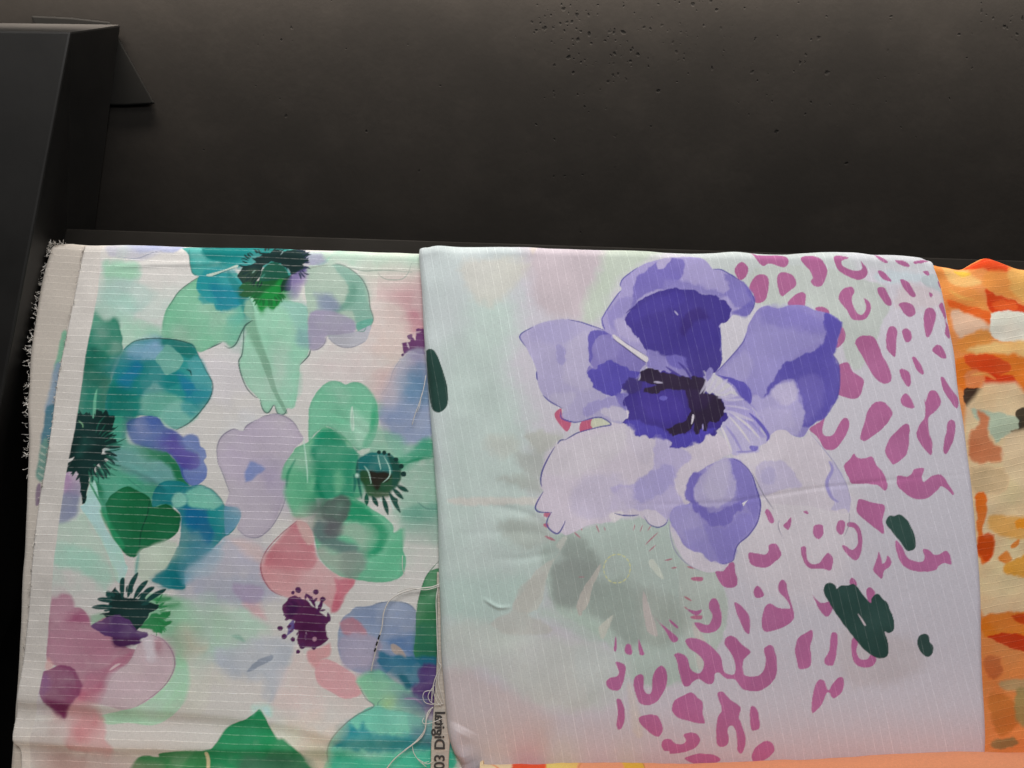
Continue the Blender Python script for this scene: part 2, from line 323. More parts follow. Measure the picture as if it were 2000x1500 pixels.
    P('C', '1350,660 1390,640 1440,680 1430,740 1360,765 1335,720', '#90c0b4', .9, 3, 2)
    P('C', '1760,758 1860,760 1885,800 1870,880 1800,955 1760,965', '#6f9ab2', .95, 2, 1)
    P('C', '1190,1320 1330,1245 1440,1290 1450,1390 1350,1405 1250,1370', '#167b83', .9, 6, 2)
    P('C', '1560,1180 1650,1100 1740,1000 1720,1100 1600,1230 1500,1330 1450,1340 1450,1250', '#80a8b8', .8, 9, 3)
    L('C', '1560,585 1650,620 1720,690 1755,750', 1.6, '#4f7f78', .8)
    P('C', '560,120 640,30 700,60 740,0 790,15 830,60 850,80 890,50 892,110 860,170 830,215 910,225 905,260 850,290 800,310 790,350 845,345 850,372 810,390 835,430 800,440 770,420 740,450 720,520 700,520 690,600 660,725 640,730 630,620 610,500 590,480 500,500 505,470 550,420 580,370 520,390 540,300', '#20413f', 1, 1.6, 3, 0, smooth=False)
    P('C', '640,200 720,260 660,340 600,360', '#31605a', .7, 8, 3)
    for st in ('700,460 760,510 860,540', '730,430 800,470 900,515', '690,480 720,580'): L('C', st, 4, '#3a7a66', .8, 2)
    P('A', '590,1500 600,1420 640,1440 680,1415 720,1450 760,1400 800,1440 830,1400 850,1450 890,1445 880,1500', '#20413f', 1, 1.6, 3, 0, smooth=False)
    P('A', '718,1450 735,1290 757,1240 750,1350 738,1450', '#7fc0a5', .95, 1.5)
    L('C', '600,80 640,110 645,140', 2.5, '#8ab892', .8)
    SP(172, 872, 42, 52, 30, 27, 6, '#20413f', -2.0, 2.5); SP(176, 880, 40, 46, 16, 34, 3, '#2f6a5c', -1.2, 1.4)
    # lavender flower
    P('D', '98,300 130,210 210,155 300,165 320,130 400,80 480,45 560,35 640,60 700,110 740,180 770,230 700,300 650,400 620,480 640,600 640,660 600,760 560,850 500,940 420,1000 330,990 270,950 255,920 280,860 280,800 240,760 160,750 190,650 150,500 105,430', '#b5adbb', .95, 1.6, .8, edge=.06)
    P('D', '200,600 500,560 640,640 600,760 500,940 420,1000 330,990 270,950 280,830 200,740', '#b5afba', .8, 14, 2)
    P('D', '350,400 600,380 640,600 520,620 450,560', '#aaa3b8', .6, 10, 3)
    P('D', '345,430 390,412 470,465 420,510 320,565', '#8592ba', .95, 3, 2)
    for st in ('105,430 95,300 130,210 210,155 262,160', '300,162 330,120 400,80', '430,62 480,45 560,35 640,60 700,110 735,175', '115,440 150,520 195,652', '640,650 610,760 560,860 500,940 420,997 330,990 258,935'):
        L('D', st, 1.8, '#8a8598', .85)
    # green flower at right
    P('X', '602,862 603,800 618,765 637,748 660,744 675,751 687,747 705,748 722,762 735,783 738,800 740,830 728,862 710,875 700,880 675,860 660,845 637,832 612,850', '#88c1a7', 1, 1.8, 1, edge=.12)
    P('D', '1150,0 1250,40 1300,150 1240,290 1180,250 1140,120', '#abcebc', .85, 7, 2)
    P('D', '1300,0 1352,-40 1350,150 1290,290 1240,290 1300,150', '#55ae8b', .85, 5, 2)
    P('B', '1138,1500 1140,1400 1155,1378 1167,1500 1165,1560 1145,1560', '#c3d6ca', 1, 1.5)
    L('D', '1150,0 1150,190', 1.2, '#8fb8a6', .8)
    P('D', '1240,300 1360,150 1480,200 1640,290 1700,270 1790,240 1800,380 1650,440 1500,480 1360,420', '#8abaa4', .85, 8, 3)
    P('D', '1450,440 1600,340 1680,260 1790,240 1795,380 1600,440 1500,480', '#3f9e80', .85, 7, 4)
    L('D', '1500,460 1620,400 1790,370', 5, '#2f8f70', .8, 4)
    P('D', '1360,430 1500,490 1830,400 1840,930 1600,900 1480,800 1500,600', '#93b5a5', .85, 8, 3)
    P('D', '1540,780 1840,740 1840,945 1620,905', '#76a394', .85, 6, 2)
    L('D', '1660,720 1730,770 1820,780', 1.4, '#5d8580', .8)
    P('D', '640,560 620,640 660,760 720,850 880,800 870,700 960,690 1090,670 1200,690 1240,600 1190,450 1200,380 1130,250 1040,180 940,130 870,190 800,250 720,290 680,340 610,450 600,540', '#7ab999', 1, 1.8, 1, edge=.1)
    P('D', '820,270 950,150 1050,190 1130,280 1220,330 1230,420 1190,520 1170,690 900,700 860,600', '#38997d', .92, 5, 3)
    P('D', '900,180 960,140 1040,190 1120,260 1000,280 860,300', '#1f8f70', .7, 8, 3)
    P('D', '1000,500 1060,470 1085,600 1020,650', '#7fb99a', .8, 7, 3)
    P('D', '830,300 890,400 900,560 950,690 890,700 850,560', '#16896b', .85, 8, 3)
    L('D', '705,390 650,500 638,600', 4, '#1f8a6e', .8, 5)
    L('D', '768,225 785,350 795,450 803,570', 3, '#bcdccb', .9, 2)
    P('D', '1190,330 1240,310 1290,300 1280,330 1220,350', '#c3cfc4', .9, 2, 1.5)
    P('D', '1195,400 1280,340 1370,332 1450,350 1500,400 1515,480 1500,590 1440,640 1340,640 1250,610 1205,520', '#2f7d7c', 1, 2, 1.5)
    P('D', '1215,490 1300,480 1400,540 1515,460 1505,590 1460,640 1430,690 1280,680 1245,600', '#3c6041', .95, 3, 2)
    P('D', '1440,360 1500,400 1515,480 1500,590 1450,600 1460,470', '#2f5f55', .9, 3, 1)
    P('D', '1280,470 1350,480 1440,495 1425,560 1380,580 1360,632 1330,632 1300,570', '#38352e', 1, 3, 1.5)
    for st in ('1262,660 1265,745', '1310,680 1350,750', '1390,680 1432,815', '1440,650 1525,800', '1470,620 1545,695', '1500,595 1585,638', '1480,690 1500,730'):
        L('D', st, 9, '#2f5a50', 1, 1.5, True)
    for x, y, r in ((1360, 332, 15), (1402, 335, 17), (1493, 388, 18), (1533, 440, 20), (1550, 502, 22), (1440, 350, 12)): D('D', x, y, r, '#2b4d49')
    L('D', '1195,400 1190,480 1205,580 1225,690', 6, '#2b6a64', .9, 3); L('D', '1165,510 1175,570 1165,640', 6, '#2b7a70', .8, 3)
    D('D', 1190, 515, 14, '#c0d8cc')
    for st in ('1245,440 1280,490 1300,580', '1350,350 1375,470', '1400,365 1440,450 1440,520 1390,570', '1370,690 1380,720', '1440,690 1480,790'): L('D', st, 2.4, '#b4d4c8', .85)
    # grey green round petal
    P('D', '880,800 920,720 1000,690 1100,670 1190,700 1300,770 1400,830 1470,900 1480,960 1550,935 1548,1100 1575,1180 1540,1300 1420,1348 1300,1345 1180,1330 1080,1310 980,1250 900,1160 860,1020 850,880', '#72b496', .97, 2, 1, edge=.1)
    P('D', '1100,700 1240,735 1360,850 1430,950 1400,1070 1320,1125 1250,1110 1330,1020 1290,900 1180,860 1090,850', '#2b9470', .9, 6, 2)
    P('D', '720,860 760,835 860,800 960,850 1060,900 900,900 860,960 780,890', '#a9aaa2', .85, 5, 1.5)
    P('D', '860,790 920,715 1010,690 1100,668 1150,740 1110,840 1060,900 940,870', '#636f6c', .92, 4, 2)
    P('D', '855,960 900,880 1050,890 1070,960 1040,1010 1160,1040 1215,1070 1180,1150 1060,1120 940,1070', '#6b7e7e', .9, 6, 3)
    P('D', '1040,960 1150,875 1270,900 1315,990 1240,1080 1160,1030', '#9cb2a3', .9, 6, 3)
    P('D', '880,1100 1000,1110 1150,1150 1160,1250 1080,1295 980,1245', '#9fa69d', .9, 6, 2)
    P('D', '1080,1140 1220,1110 1260,1230 1180,1330 1085,1305', '#84938b', .9, 5, 2)
    P('D', '960,880 1060,890 1080,960 990,1000 940,950', '#6f6a70', .7, 8, 2)
    # pink petal
    P('D', '720,870 630,950 540,1050 470,1130 440,1200 445,1290 490,1380 540,1420 620,1460 700,1480 900,1500 1000,1560 1060,1480 1140,1400 1170,1330 1080,1310 960,1240 880,1150 850,1020 830,930 780,880', '#c29d9f', .97, 1.8, .8)
    P('D', '700,900 780,980 860,1080 870,1220 760,1260 600,1250 470,1210 540,1060 630,960', '#bd7f88', .92, 3.5, 2)
    P('D', '470,1210 620,1250 800,1280 820,1350 700,1420 560,1400 460,1310', '#c08e92', .85, 8, 2)
    P('D', '1010,1305 1080,1318 1170,1335 1110,1440 1030,1560 985,1560 1020,1400', '#b87482', .92, 3, 1.5)
    P('D', '720,870 780,880 840,960 850,1030 800,1040 740,960', '#c6aaa6', .8, 3, 2)
    L('D', '720,870 600,970 490,1090 440,1200 450,1300 500,1390 550,1430 600,1452', 2, '#9a5a6a', .9)
    P('D', '200,1000 440,1060 440,1190 330,1110', '#c0b0b0', .6, 9)
    # purple anemone centre
    P('F', '790,580 900,560 985,520 975,620 900,660 880,720 820,680', '#b98d90', .9, 3, 1.5)
    P('F', '865,720 950,650 1150,760 1200,850 1225,920 1100,962 980,900 880,830', '#c29095', .9, 2.2, 1)
    P('F', '605,235 650,180 700,155 740,170 790,190 830,230 870,250 900,280 930,300 978,340 950,380 950,470 962,490 900,545 820,560 740,548 720,500 730,430 690,410 700,360 640,335 608,285', '#5f3159', 1, 1.8, 2)
    P('F', '640,200 700,180 730,260 680,340 640,320', '#48234f', .9, 4, 2)
    P('F', '740,400 860,380 940,420 930,520 820,540 750,500', '#552850', .8, 6, 3)
    for st in ('790,140 830,180 860,240', '915,180 900,240 870,300', '960,290 975,350', '740,170 770,230'): L('F', st, 7, '#5b2f5c', 1, 1.5)
    for x, y, r in ((730, 110, 24), (865, 125, 21), (690, 132, 15), (918, 180, 22), (590, 408, 20), (690, 497, 18), (725, 590, 17), (620, 475, 22), (760, 545, 24), (850, 555, 20)): D('F', x, y, r, '#573058', rough=1.5)
    P('F', '640,460 655,380 690,350 700,410 665,450 615,490', '#5b4a86', .95, 2, 1.5)
    D('F', 855, 495, 18, '#a08290'); L('F', '790,440 785,500', 3, '#a596a4', .8)
    SP(595, 1205, 40, 42, 22, 9, 5, '#5b2f5c', 0, 6.2)
    # blue petal
    P('F', '1040,500 1060,350 1130,290 1180,240 1280,235 1350,210 1470,200 1580,215 1650,270 1660,400 1660,680 1500,700 1370,780 1200,760 1100,700 1050,620', '#8491a8', .95, 2, 1, edge=.08)
    P('F', '1050,360 1160,325 1230,400 1250,480 1120,485', '#a97e88', .85, 3, 1.5)
    P('F', '1060,480 1370,490 1365,720 1180,745 1080,700', '#9792a3', .9, 4, 2)
    P('F', '1380,490 1500,465 1650,470 1660,650 1560,610 1480,560', '#647e9f', .9, 8, 3)
    P('F', '1450,535 1520,555 1575,650 1480,605', '#a3978f', .9, 2.5, 1.5)
    L('F', '1320,218 1400,203 1470,199 1580,215 1650,270', 1.8, '#6b7787', .85)
    P('X', '858,1110 840,1115 830,1130 822,1155 815,1183 812,1230 812,1290 870,1300 870,1110', '#4b8561', 1, 1.6, .8, edge=.1)
    P('F', '1660,400 1830,450 1830,670 1660,660', '#3b7461', .85, 9, 2)
    L('X', '858,1095 840,1115 830,1132 822,1155 814,1185', 1.6, '#33694a', .8)
    P('F', '1190,800 1360,730 1490,830 1600,880 1700,1000 1720,1150 1560,1240 1300,1220 1140,1130 1300,1020 1320,1010 1270,960 1210,870', '#7aa990', .95, 2.2, 1)
    P('F', '1370,590 1480,620 1640,640 1880,650 1880,770 1700,850 1570,885 1490,830 1365,720', '#2d6a82', .95, 4, 3)
    P('F', '1490,780 1560,770 1610,840 1570,885', '#1c5d6b', .9, 4, 3)
    P('F', '1680,740 1760,690 1880,740 1880,980 1740,1000 1680,970 1600,880 1650,830', '#54406f', .95, 5, 4)
    P('F', '1560,940 1880,970 1880,1130 1690,1090 1640,1020', '#5c4672', .85, 5, 5)
    P('F', '1480,900 1680,960 1720,1080 1600,1130 1500,1050', '#6a8590', .6, 9, 4)
    L('F', '1560,960 1640,960 1700,1000', 4, '#8a7a94', .8, 3)
    P('F', '1390,970 1450,958 1465,1010 1390,1035', '#93b184', .9, 3, 1)
    L('F', '1400,950 1350,990 1370,1050 1440,1060 1540,1050 1600,1110', 1.4, '#5b8378', .8)
    P('F', '1320,1010 1140,1120 1010,1240 955,1360 958,1440 990,1560 1900,1560 1880,1200 1700,1110 1560,1060 1450,1050', '#6aa597', .95, 2, 1, edge=.1)
    P('F', '1040,1240 1130,1170 1190,1220 1240,1160 1300,1230 1500,1225 1880,1250 1880,1350 1400,1380 1200,1360 1010,1320', '#2c7a84', .9, 6, 5)
    P('F', '1020,1390 1400,1400 1880,1340 1880,1560 1020,1560', '#3a927e', .9, 12, 4)
    P('F', '1640,1150 1880,1120 1880,1320 1700,1300', '#5b5a78', .7, 14, 5)
    L('F', '1210,870 1260,960 1320,1015 1200,1080 1090,1160 1000,1260 958,1370 963,1460', 1.8, '#5f7270', .85)
    P('F', '820,1230 1010,1235 960,1350 950,1560 790,1560 760,1400', '#c49a86', .6, 12, 2)
    P('F', '500,1180 680,1210 720,1340 620,1290 540,1250', '#c0b2a4', .6, 8)
    # green leaves at the hem
    P('F', '400,1062 440,1035 480,1090 520,1180 570,1265 620,1270 720,1350 800,1470 815,1600 -130,1600 -90,1380 0,1355 60,1340 100,1300 170,1190 250,1140 330,1110', '#2c7d58', 1, 1.8, 1, edge=.08)
    P('F', '330,1420 640,1380 800,1460 815,1600 300,1600', '#3e6452', .85, 12, 2)
    P('F', '400,1020 500,1010 530,1090 470,1075 440,1040 390,1080', '#9fcdb9', .8, 7, 1)
    P('E', '1030,1600 1060,1440 1130,1400 1240,1410 1250,1380 1400,1360 1580,1360 1612,1400 1600,1600', '#3f7651', 1, 1.8, 1)
    L('E', '1620,1380 1628,1440 1625,1520', 7, '#b9a58c', .9, 2, False)
    # lower left purple flower
    P('E', '1360,630 1440,640 1470,720 1478,850 1440,990 1350,1090 1200,1165 1000,1145 850,1155 780,1090 1080,1010 1250,900 1350,760', '#97b6a1', .95, 2, .8)
    P('E', '1100,160 1380,150 1540,260 1535,430 1450,440 1465,580 1390,640 1300,500 1220,430 1090,400', '#80ae91', .9, 4, 2)
    P('E', '700,310 800,290 830,320 780,370 710,385', '#86a990', .9, 4)
    P('E', '1400,200 1650,230 1800,330 1700,480 1550,520 1450,440', '#9fb7a5', .7, 14, 3)
    P('E', '1450,440 1540,540 1600,560 1460,600', '#bcb0a2', .8, 4, 1)
    P('E', '1090,400 1190,300 1340,270 1335,310 1270,335 1345,360 1270,390 1265,460 1180,420', '#2f8050', .95, 2.5, 3, 0, smooth=False)
    P('E', '1190,180 1330,150 1342,185 1250,215', '#3a8a5a', .9, 3, 2); P('E', '1260,225 1395,208 1392,238 1290,255', '#3a8a5a', .9, 3, 2)
    P('E', '400,180 450,170 480,145 530,150 565,200 570,240 630,250 680,300 700,360 720,385 800,330 850,340 880,480 1000,560 1060,580 1000,680 900,760 830,870 750,930 640,960 600,820 560,740 440,700 400,680 365,640 372,480 385,300', '#a67e8e', .97, 1.8, .8, edge=.08)
    P('E', '400,180 480,145 530,150 565,200 570,250 480,290 400,290', '#b08f9c', .8, 4, 1)
    P('E', '510,345 560,325 650,270 690,320 695,385 640,375 560,360', '#9a5d79', .9, 5, 2)
    P('E', '380,640 430,690 400,740 360,720', '#c09a98', .8, 3)
    P('E', '1060,570 1000,680 850,750 800,880 680,925 640,965 850,1005 960,1035 1080,1012 1200,940 1300,830 1360,720 1367,620 1330,540 1270,490 1180,460 1120,500 1080,530', '#b1a2a8', .97, 1.8, .8, edge=.06)
    P('E', '1030,590 980,690 850,760 780,890 660,930 700,860 820,740', '#a0697f', .7, 5, 2)
    P('E', '1200,495 1270,488 1295,540 1240,605 1195,560', '#a07f89', .9, 5, 2)
    P('E', '1105,490 1180,478 1215,560 1200,650 1140,660', '#bab6bb', .8, 6, 3)
    L('E', '860,735 900,705 940,685', 5, '#bcaeb0', .9, 2)
    L('E', '1180,460 1280,500 1350,600 1366,700 1320,810 1230,910 1080,1010', 1.8, '#8f7186', .85)
    P('E', '770,300 850,280 850,210 870,130 900,85 930,130 970,170 1080,180 1130,170 1170,205 1265,240 1165,292 1150,330 1110,385 1060,425 1010,385 950,335 900,315 830,325 800,305', '#1f3b3a', 1, 1.6, 2.5, 0, smooth=False)
    for st in ('955,170 955,60 962,20', '1000,160 1030,60 1075,-20', '1050,170 1100,90 1150,40', '1090,190 1150,120 1200,90', '1130,210 1210,150 1290,105', '870,195 820,188 765,182', '870,245 800,243 722,245', '880,150 850,140 835,130'):
        L('E', st, 10, '#25504d', 1, 1.5)
    SP(245, 1185, 40, 34, 16, 14, 5, '#25504d', -3.3, -.1); SP(300, 1200, 16, 30, 12, 18, 4, '#3a8a5a', -1.2, 1.3)
    P('E', '710,388 780,350 860,312 930,310 1000,340 1050,400 1080,430 1150,448 1152,480 1090,500 1085,530 900,545 880,480 820,462 780,430', '#5d416f', .97, 2, 2.5)
    P('E', '880,470 960,480 1085,490 1085,530 900,545', '#553058', .8, 4, 2)
    P('E', '600,830 700,870 770,890 660,990 560,1010', '#a8677a', .85, 6, 2)
    P('E', '520,1060 560,1000 640,1005 740,1040 800,1100 835,1200 832,1270 900,1330 850,1410 750,1370 550,1350 525,1200', '#a98a8c', .9, 4, 1)
    P('E', '560,1050 700,1045 770,1120 730,1250 620,1290 560,1200', '#a5757a', .75, 9, 2)
    P('E', '338,755 380,730 450,700 490,690 560,710 600,750 620,800 657,850 630,920 580,980 540,1040 512,1115 480,1090 450,1050 380,1000 335,940 325,880', '#7d4867', 1, 1.6, 2.5, 0)
    P('E', '380,950 560,985 540,1040 505,1115 450,1050 390,1010', '#6b2f53', .85, 6, 2)
    P('E', '340,760 400,780 380,920 335,930', '#7f6086', .7, 8, 2)
    P('E', '350,1360 600,1350 830,1400 980,1480 1020,1600 330,1600', '#887876', .85, 14, 2)
    # unprinted selvedge at the left margin (straight print border)
    P('X', '0,380 205,380 191,570 178,640 166,700 155,780 147,830 133,900 124,960 114,1035 106,1090 100,1170 94,1220 88,1300 80,1350 60,1460 60,1700 -60,1700', '#d4d0cb', 1, 1.5, 0, .3, smooth=False, cy=520)
    return granulate(v, 1.24, .28)

def print_right(X, Y):
    v = Canvas(X, Y, '#cdcad4', 1.4, 1.35, .25); P = v.poly; L = v.line; D = v.dot
    # soft ground washes
    P('X', '800,470 1010,470 1000,560 960,700 930,900 900,1100 860,1300 800,1400', '#bdc8c8', .9, 60)
    P('X', '930,590 1010,590 1010,660 980,720 1030,830 1060,1000 1090,1040 1060,1200 1000,1260 880,1250 850,1050 870,850 890,720', '#bacac5', .9, 60, 6)
    P('G', '430,240 900,240 940,300 700,550 600,580 460,470', '#cfcec6', .8, 18, 5)
    P('G', '950,100 1560,120 1480,350 1400,560 1380,690 1080,660 960,500 930,300', '#c7bbc2', .9, 30, 5)
    P('G', '1560,100 2000,100 1750,330 1620,430 1500,660 1380,720 1370,560 1480,330', '#bdc9bb', .9, 22, 4)
    P('G', '940,130 1000,110 960,190', '#d0c5bc', .8, 6)
    P('G', '250,950 500,900 700,1000 900,1400 700,1560 300,1560', '#bccbc7', .7, 50, 4)
    P('H', '500,90 1700,90 1900,420 1700,600 1100,560 700,260', '#c2cac9', .9, 20, 2)
    P('I', '-100,300 500,300 780,400 900,440 960,590 900,700 850,850 720,1090 600,1000 550,720 300,570 -100,570', '#bfc6c2', .95, 4, 2)
    P('I', '600,90 1400,90 1400,330 900,330 700,260', '#c9cdd1', .8, 20, 3)
    P('I', '880,320 1230,350 1180,410 1040,412 850,410', '#bfccd3', .8, 8, 3)
    P('I', '1185,385 1280,340 1360,390 1380,475 1280,462 1215,430', '#b6c1c6', .95, 2, 1)
    P('I', '1080,420 1380,500 1420,590 1000,610', '#d1c5ca', .8, 12, 3)
    P('J', '920,175 1220,190 1060,335 950,305', '#b1b4ad', .8, 10, 4)
    P('J', '840,350 1045,340 1030,525 880,480', '#abb0ac', .8, 14, 5)
    P('J', '680,530 1030,525 1035,650 900,630', '#aab0aa', .75, 14, 5)
    P('J', '620,200 800,210 860,330 700,360 600,300', '#bcbfb8', .6, 20, 5)
    P('J', '340,690 700,685 1000,688 980,745 700,742 350,742', '#c8c6c1', .85, 6, 2)
    P('J', '700,880 1060,860 1120,960 1180,1010 1140,1060 900,1080 760,1000', '#a3aaa4', .7, 18, 5)
    P('X', '1055,1085 1080,1045 1110,1040 1190,1020 1300,1005 1312,1050 1335,1092 1372,1112 1402,1122 1422,1185 1412,1245 1385,1290 1330,1335 1240,1335 1180,1250 1120,1215 1085,1190 1070,1140', '#a4b2ac', .95, 8, 3)
    P('X', '1330,1090 1372,1112 1402,1122 1422,1185 1412,1245 1385,1290 1350,1300 1330,1200', '#a6afaa', .95, 3, 1)
    P('J', '1200,1000 1330,1000 1420,1080 1480,1200 1400,1260 1250,1200 1190,1120', '#8d9792', .75, 16, 4)  # dark diagonal band, here and below: grey-green print with the cloth's shade painted in
    P('J', '1160,1200 1330,1190 1480,1215 1440,1300 1380,1400 1330,1560 1140,1560 1125,1400', '#8e9893', .8, 16, 3)
    P('M', '1130,-100 1450,-100 1400,120 1330,210 1250,255 1190,255 1140,180', '#8c9591', .75, 8, 2)
    P('M', '1400,60 1540,20 1740,60 1840,160 1860,270 1820,340 1840,470 1720,540 1600,460 1500,340 1380,310', '#8d9893', .85, 18, 4)
    P('M', '1800,100 2100,200 2150,420 1960,560 1830,470', '#949c96', .7, 20, 4)
    P('M', '250,0 850,0 880,130 830,240 700,330 640,380 400,330 250,220', '#a6bab4', .75, 30, 4)
    P('M', '1000,260 1300,260 1480,340 1590,450 1500,540 1200,420', '#a2b3aa', .7, 20, 3)
    P('M', '290,380 700,380 1100,460 1500,560 1620,720 1400,1040 1000,1010 850,940 600,740 290,700', '#aab0ab', .75, 25, 4)
    P('M', '1300,560 1700,620 1700,900 1500,1050 1350,900', '#a5acab', .7, 20, 4)
    P('M', '270,760 480,740 620,830 850,930 1100,1110 1090,1300 1000,1420 600,1440 280,1200', '#a89a95', .5, 30, 4)
    P('J', '1170,1090 1150,1150 1000,1250 900,1400 800,1560 1000,1560 1080,1300 1130,1180 1225,1010 1190,1000 1140,1060', '#b8bab4', .8, 3, 1.5)
    P('M', '870,80 1070,-30 1000,180 935,300 1060,365 1110,440 800,460 640,385 700,320 800,270', '#abaca7', .75, 6, 2)
    P('J', '1480,1210 1430,1290 1330,1480 1310,1560 1380,1560 1440,1370 1495,1230', '#b0aea8', .95, 1.8, 1)
    P('M', '1385,60 1445,-10 1405,120 1362,200 1350,305 1320,295 1318,200', '#aaa8a3', .95, 1.8, 1)
    P('K', '268,1180 300,1165 345,1230 385,1325 330,1290 280,1220', '#bfc7bd', .95, 2, 1)
    P('M', '1828,120 1900,300 1945,470 1860,425 1832,300', '#aca6a4', .95, 1.6, 1)
    P('M', '1595,305 1560,400 1532,475 1500,485 1478,400 1560,330', '#b3b5ad', .9, 3, 1.5)
    P('N', '610,360 680,440 720,520 650,520', '#b0aca8', .8, 3); P('N', '640,610 690,650 695,710 660,730', '#aeaaa7', .8, 3)
    P('N', '100,850 150,870 200,1080 230,1250 150,1240 120,1050', '#aaa5a2', .7, 8, 2)
    P('L', '0,620 400,600 640,640 700,900 560,1400 200,1500 -200,1300 -150,800', '#cbc4ca', .6, 40, 3)
    P('X', '1650,1230 1780,1250 1800,1310 1690,1345 1640,1310', '#a59d9f', .5, 24, 5)
    for k in range(16):
        t = k*2*math.pi/16; u = t+.30
        L('X', '%g,%g %g,%g' % (1205+26*math.cos(t), 1110+28*math.sin(t), 1205+26*math.cos(u), 1110+28*math.sin(u)), 1.6, '#cfcf86', .8, wob=2)
    for w, st, wd in (('K', '160,895 148,940', 1.6), ('K', '220,900 200,950', 1.6), ('K', '290,900 260,945', 1.6), ('K', '340,960 240,1055', 2), ('K', '322,1060 270,1105', 2.4), ('K', '393,1180 452,1168', 3), ('K', '445,1240 487,1235', 3), ('K', '570,1228 640,1242', 4.5), ('K', '550,1460 605,1492', 3), ('J', '1455,900 1482,962', 2), ('J', '1285,958 1333,1003', 3), ('J', '1060,990 1135,1022', 5), ('J', '1325,1308 1365,1308', 1.6), ('J', '1520,920 1530,950', 1.5), ('N', '550,165 605,195', 2.4), ('N', '550,240 580,262', 2), ('J', '1340,925 1345,945', 2)):
        L(w, st, wd, '#a8697a', .9)
    PK = '#ae6a96'
    P('N', '600,315 685,308 680,340 612,335', '#a8607f', .9, 1.2, 0, cy=1205, wob=.4)
    P('K', '603,1312 688,1310 684,1340 612,1334', '#a8607f', .95, 1.2)
    def S(w, st, sm=True): P(w, st, PK, 1, 1.2, .7, .8, 0, cy=min(930.0, float(np.clip(pts(w, st)[:, 1].mean(), 480, 1500))), smooth=sm)
